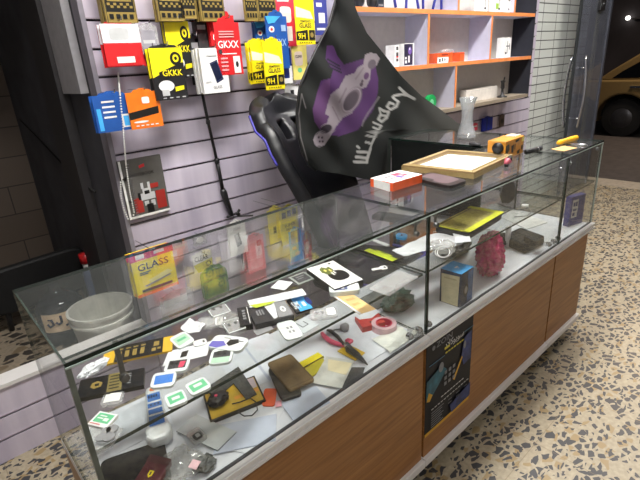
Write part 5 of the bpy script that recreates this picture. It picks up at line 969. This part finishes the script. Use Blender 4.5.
# ================================================================== FLAG
def seg(P, a, b):
    a = np.array(a, float); b = np.array(b, float); d = b-a; L2 = max(1e-9, d@d); tt = np.clip(((P-a)@d)/L2, 0, 1)
    return np.linalg.norm(P-(a+tt[:, None]*d), axis=1)
def inpoly(P, poly):
    r = np.zeros(len(P), bool); n = len(poly)
    for i in range(n):
        x1, y1 = poly[i]; x2, y2 = poly[(i+1) % n]
        if y1 == y2: continue
        c = ((P[:, 1] < y1) != (P[:, 1] < y2)) & (P[:, 0] < (x2-x1)*(P[:, 1]-y1)/(y2-y1)+x1); r ^= c
    return r
def flag():
    out = [(340, -60), (345, -60), (353, 0), (358, 14), (367, 33), (384, 54), (402, 77), (421, 95.5), (440, 109), (455, 121), (468, 130), (466, 131), (440, 131), (420, 133), (400, 137), (390.8, 150), (390.5, 184), (367, 179.5), (340, 174), (316, 170.5), (309, 165), (302, 151), (297.5, 128), (297, 112), (300, 87), (308, 68), (319, 45), (329, 26), (336, 0)]
    right = [(345, -60), (353, 0), (358, 14), (367, 33), (384, 54), (402, 77), (421, 95.5), (440, 109), (455, 121), (468, 130), (466, 131.5), (440, 133), (420, 135), (400, 139), (391, 150), (390.5, 160), (390.5, 184)]
    left = [(340, -60), (336, 0), (329, 26), (319, 45), (308, 68), (300, 87), (297, 112), (297.5, 128), (302, 151), (309, 165), (316, 170.5)]
    bot = [(316, 170.5), (340, 174), (367, 179.5), (390.5, 184)]
    def xat(line, v):
        for (x1, y1), (x2, y2) in zip(line[:-1], line[1:]):
            if min(y1, y2) <= v <= max(y1, y2) and y1 != y2: return x1+(x2-x1)*(v-y1)/(y2-y1)
        return line[-1][0]
    # rows follow v; right edge monotone function of v handled with max
    rows = []; vv = -60.0
    while vv <= 184: rows.append(vv); vv += 1.0
    nc = 190; pts = []; uvs = []
    rr = [(345, -60), (353, 0), (358, 14), (367, 33), (384, 54), (402, 77), (421, 95.5), (440, 109), (455, 121), (468, 130)]
    low = [(468, 130), (440, 131.5), (420, 133.5), (400, 138), (391, 146), (390.5, 184)]
    ll = left+[(340, 174), (367, 179.5), (390.5, 184.2)]
    for v in rows:
        xl = xat(ll, v); xr = xat(rr, v) if v <= 130 else xat(low, v)
        for i in range(nc):
            u = xl+(max(xr, xl+.2)-xl)*i/(nc-1); uvs.append((u, v))
    UV = np.array(uvs)
    def yf(u, v):
        s = min(max((u-338)/(396-338), 0), 1); y = .73+.31*s*s*(3-2*min(s, 1))
        y += .010*math.sin((u*.9+v*.35)*.11)*(.3+.7*min(1, max(0, (v+20)/120)))+.006*math.sin((u-.8*v)*.16)+.012*math.exp(-((u-300)/7)**2)
        return y
    V3 = [py(u, v, yf(u, v)) for u, v in uvs]
    # colours
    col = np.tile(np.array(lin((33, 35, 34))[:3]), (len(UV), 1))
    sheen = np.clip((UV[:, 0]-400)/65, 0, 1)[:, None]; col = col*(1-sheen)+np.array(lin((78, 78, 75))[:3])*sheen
    def paint(mask, rgb, a=1.0):
        m = (np.clip(mask, 0, 1)*a)[:, None]; nonlocal col; col = col*(1-m)+np.array(lin(rgb)[:3])*m
    Z = lambda pl: [(305+x/4.364, 45+y/4.364) for x, y in pl]
    soft = lambda d, w, e=.5: np.clip((w-d)/e+.5, 0, 1)
    purple = Z([(95, 0), (125, 5), (140, 45), (170, 85), (205, 75), (262, 58), (308, 95), (320, 150), (318, 205), (300, 280), (230, 372), (150, 398), (80, 390), (42, 335), (34, 280), (55, 200), (70, 155), (112, 145), (122, 110), (90, 60)])
    paint(inpoly(UV, purple).astype(float), (76, 46, 92), .9)
    paint(inpoly(UV, Z([(55, 200), (80, 160), (110, 148), (108, 280), (80, 392), (42, 335), (34, 280)])).astype(float), (92, 62, 96), .5)
    for k in range(3): paint(soft(seg(UV, *Z([(98+2*k, 62+16*k), (150+4*k, 92+14*k)])), .9), (36, 30, 44))
    dev = Z([(262, 42), (285, 33), (312, 38), (327, 58), (312, 90), (288, 106), (284, 150), (266, 186), (246, 190), (244, 230), (206, 296), (165, 318), (140, 350), (108, 405), (84, 440), (50, 440), (36, 415), (46, 395), (66, 378), (70, 352), (92, 342), (108, 312), (88, 302), (96, 268), (112, 215), (148, 188), (176, 135), (216, 122), (230, 98), (254, 84)])
    paint(inpoly(UV, dev).astype(float), (138, 130, 136), .95)
    def ell(cx, cy, rx, ry, ang, rgb, a=1.0, ring=None):
        c = np.array([305+cx/4.364, 45+cy/4.364]); d = UV-c; ca, sa = math.cos(ang), math.sin(ang)
        x = d[:, 0]*ca+d[:, 1]*sa; y = -d[:, 0]*sa+d[:, 1]*ca; q = np.sqrt((x*4.364/rx)**2+(y*4.364/ry)**2)
        m = np.clip((1-q)*6+.5, 0, 1) if ring is None else np.clip((ring-np.abs(1-q))*12+.5, 0, 1)
        paint(m, rgb, a)
    ell(205, 240, 34, 64, .55, (104, 94, 102)); ell(200, 245, 26, 48, .55, (70, 62, 70)); ell(203, 240, 30, 56, .55, (150, 140, 148), 1, .05)
    ell(292, 84, 17, 22, .4, (92, 84, 92)); ell(268, 135, 11, 16, .3, (84, 60, 92)); ell(246, 172, 7, 9, .3, (70, 60, 70)); ell(250, 158, 5, 6, .3, (70, 60, 70))
    ell(92, 366, 27, 18, -.4, (48, 42, 50)); ell(68, 412, 17, 20, .3, (128, 118, 126)); ell(66, 410, 26, 34, .3, (140, 132, 140), .8, .06)
    for dx, dy in ((60, 402), (75, 405), (64, 420), (77, 420)): ell(dx, dy, 5, 5, 0, (60, 52, 60))
    for a, b, w in (((150, 250), (180, 190), .7), ((120, 270), (150, 330), .5), ((255, 100), (220, 150), .5)): paint(soft(seg(UV, *Z([a, b])), w), (110, 100, 108))
    # curved line and lettering
    Q = lambda pl: [(350+x/4.8, 75+y/4.8) for x, y in pl]
    def stroke(pl, w, rgb=(160, 160, 157), a=.95):
        q = Q(pl)
        for p1, p2 in zip(q[:-1], q[1:]): paint(soft(seg(UV, p1, p2), w/9.6), rgb, a)
    stroke([(140, 105), (110, 150), (85, 185), (65, 220), (58, 245)], 5, (120, 118, 118))
    stroke([(238, 62), (258, 82), (282, 100), (308, 114)], 13); stroke([(282, 98), (250, 94), (215, 98), (205, 106)], 11)
    stroke([(210, 112), (232, 128), (222, 152), (195, 166), (178, 152), (190, 132), (210, 140)], 11)
    stroke([(142, 160), (160, 172), (186, 178), (176, 205), (152, 224), (136, 212), (146, 192), (170, 196)], 12); stroke([(140, 160), (150, 196)], 8)
    stroke([(112, 228), (150, 244)], 9); stroke([(150, 244), (138, 262), (112, 252)], 10); stroke([(138, 262), (126, 282), (98, 270)], 10); stroke([(126, 282), (118, 300)], 9)
    stroke([(118, 300), (80, 290)], 9); stroke([(118, 300), (104, 330), (76, 322)], 11); stroke([(104, 330), (98, 352)], 9)
    stroke([(98, 354), (92, 372), (36, 368)], 13); stroke([(92, 372), (84, 398), (30, 394)], 14); stroke([(84, 398), (80, 420), (20, 416)], 13); stroke([(34, 342), (44, 350)], 11)
    # hem line on the left
    stroke([(-212, 160), (-232, 90), (-246, 190), (-236, 300), (-205, 410)], 5, (120, 116, 116), .6)
    paint(soft(seg(UV, (334, 2), (322, 45)), 2.5, 3), (22, 20, 24), .8); paint(soft(seg(UV, (318, 46), (326, 30)), .6), (130, 128, 128))
    n = nc; faces = [(j*n+i, j*n+i+1, (j+1)*n+i+1, (j+1)*n+i) for j in range(len(rows)-1) for i in range(n-1)]
    base = V3[0]; t = thing('feather_flag', 'black feather flag with a purple and grey device print draped behind the counters', 'flag', (base.x, base.y, 1.0))
    me = bpy.data.meshes.new('cloth'); me.from_pydata([tuple(p-world_loc(t)) for p in V3], [], faces)
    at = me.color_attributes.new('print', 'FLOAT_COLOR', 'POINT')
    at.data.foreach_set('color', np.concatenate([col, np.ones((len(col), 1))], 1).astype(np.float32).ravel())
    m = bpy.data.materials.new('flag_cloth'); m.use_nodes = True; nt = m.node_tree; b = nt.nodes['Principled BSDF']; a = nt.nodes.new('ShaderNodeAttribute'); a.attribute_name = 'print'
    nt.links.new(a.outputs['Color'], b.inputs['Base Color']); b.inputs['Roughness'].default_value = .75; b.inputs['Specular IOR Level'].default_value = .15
    me.materials.append(m); me.polygons.foreach_set('use_smooth', [True]*len(me.polygons)); me.update()
    o = bpy.data.objects.new('cloth', me); COL.objects.link(o); o.parent = t
    edge = [py(u, v, yf(u, v)+.008) for u, v in left]
    MB().tube(edge, .007, 8).build('flag_pole', BLK, t, smooth=True)
flag()
# ================================================================== BEHIND THE LEDGE, LEFT
FL = .215
def bucket():
    c = Vector((.420, 1.505, FL)); H_ = .215; R = .145
    t = thing('bucket', 'grubby white plastic bucket behind the ledge at the left', 'bucket', c)
    m = mat('bucket_white', (206, 206, 198), .5, var=.15, scale=14)
    MB().lathe([(0, 0), (R*.86, 0), (R*.97, H_*.74), (R*1.03, H_*.75), (R*1.03, H_*.80), (R*.985, H_*.81), (R*1.0, H_*.93), (R*1.05, H_*.94), (R*1.05, H_), (R*.97, H_), (R*.95, H_*.9), (R*.82, .012), (0, .012)], c, 48).build('pail', m, t, smooth=False)
    for s in (-1, 1): MB().lathe([(0, 0), (.014, 0), (.014, .012), (0, .012)], c+Vector((s*R*.98*.8, -s*0+R*.6, H_*.86)), 12, axis=(s*.8, .6, 0)).build('handle_lug', m, t)
    MB().tube([c+Vector((R*1.08*math.cos(a), R*1.08*math.sin(a), H_*.87-.03*math.sin(a))) for a in [math.pi*(.2+.6*k/16) for k in range(17)]], .003, 6).build('wire_handle', CHROME, t, smooth=True)
bucket()
def bottle():
    c = Vector((.292, 1.76, FL)); m = glassmat('bottle_smoke', (.34, .38, .44), dust_haze=.14, refl=1.0, haze_col=(120, 126, 136), rough=.05)
    t = thing('water_bottle', 'big smoky water cooler bottle with a peach label left of the bucket', 'bottle', c)
    pr_ = [(0, 0), (.12, 0), (.132, .02), (.132, .09), (.126, .10), (.132, .11), (.132, .19), (.126, .2), (.132, .21), (.130, .255), (.10, .31), (.05, .345), (.030, .36), (.028, .40), (.030, .405), (0, .405)]
    MB().lathe([(r*.86, h*.74) for r, h in pr_], c, 40).build('bottle_body', m, t, smooth=True)
    lab = mat('label_peach', (226, 200, 168), .6); R = .132*.86+.0015
    mb = MB(); n = 14; a0, a1 = -2.6, -1.0
    for k in range(n+1):
        a = a0+(a1-a0)*k/n
        for z in (.085, .185): mb.v.append(c+Vector((R*math.cos(a), R*math.sin(a), z)))
    for k in range(n): mb.face((2*k, 2*k+2, 2*k+3, 2*k+1))
    l = mb.build('label', lab, t, smooth=True)
    ink = mat('label_navy', (30, 34, 60), .6)
    def arc(pts, w):
        P3 = []
        for x, z in pts:
            a = a0+(a1-a0)*x; P3.append(c+Vector(((R+.001)*math.cos(a), (R+.001)*math.sin(a), z)))
        MB().tube(P3, w, 6).build('letter', ink, l, smooth=True)
    arc([(.72, .165), (.74, .14), (.66, .118), (.58, .112)], .006); arc([(.5, .172), (.5, .135)], .006); arc([(.5, .135), (.42, .128), (.36, .14)], .006); arc([(.26, .16), (.3, .13), (.2, .118), (.14, .135)], .006); arc([(.2, .155), (.2, .16)], .006)
bottle()
# black chair back
def backchair():
    BL = mat('seat_black', (17, 17, 18), .6, var=.3)
    c = pz(48, 333, FL); c = Vector((.30, 2.05, FL)); t = thing('visitor_chair', 'black padded chair standing in the dark alcove behind the counter', 'chair', c)
    rz = .12; ax = Vector((math.cos(rz), math.sin(rz), 0)); ay = Vector((-math.sin(rz), math.cos(rz), 0))
    def Q(x, y, z): return c+ax*x+ay*y+Vector((0, 0, z))
    MB().prism([Q(x, .0, z) for x, z in superell((-.27, .10, .25, .36), 32, 6)], ay*.05).build('backrest', BL, t, bevel=.015)
    MB().prism([Q(x, y, .15) for x, y in superell((-.24, .03, .24, .46), 28, 6)], (0, 0, .06)).build('seat', BL, t, bevel=.012)
    for x in (-.21, .21):
        for y in (.03, .42): MB().tube([Q(x, y, 0), Q(x*.95, y, .16)], .014, 8).build('leg', BLK, t, smooth=True)
backchair()
c = Vector((.47, 2.0, FL)); p = py(87, 262, 2.0); c = Vector((p.x, 2.0, FL)); h = p.z-FL
t = thing('drink_bottle', 'small bottle with a red cap and white shoulder beside the black chair', 'bottle', c)
MB().lathe([(0, 0), (.036, 0), (.038, .02), (.038, h*.75), (.03, h*.85), (.024, h*.88), (0, h*.88)], c, 20).build('bottle_body', mat('bottle_bluegrey', (70, 84, 120), .3), t, smooth=True)
MB().lathe([(0, h*.88), (.026, h*.88), (.028, h), (0, h)], c, 20).build('white_shoulder', W_, t, smooth=True)
MB().lathe([(0, h), (.034, h), (.036, h+.055), (0, h+.06)], c, 20).build('red_cap', RED, t, smooth=True)
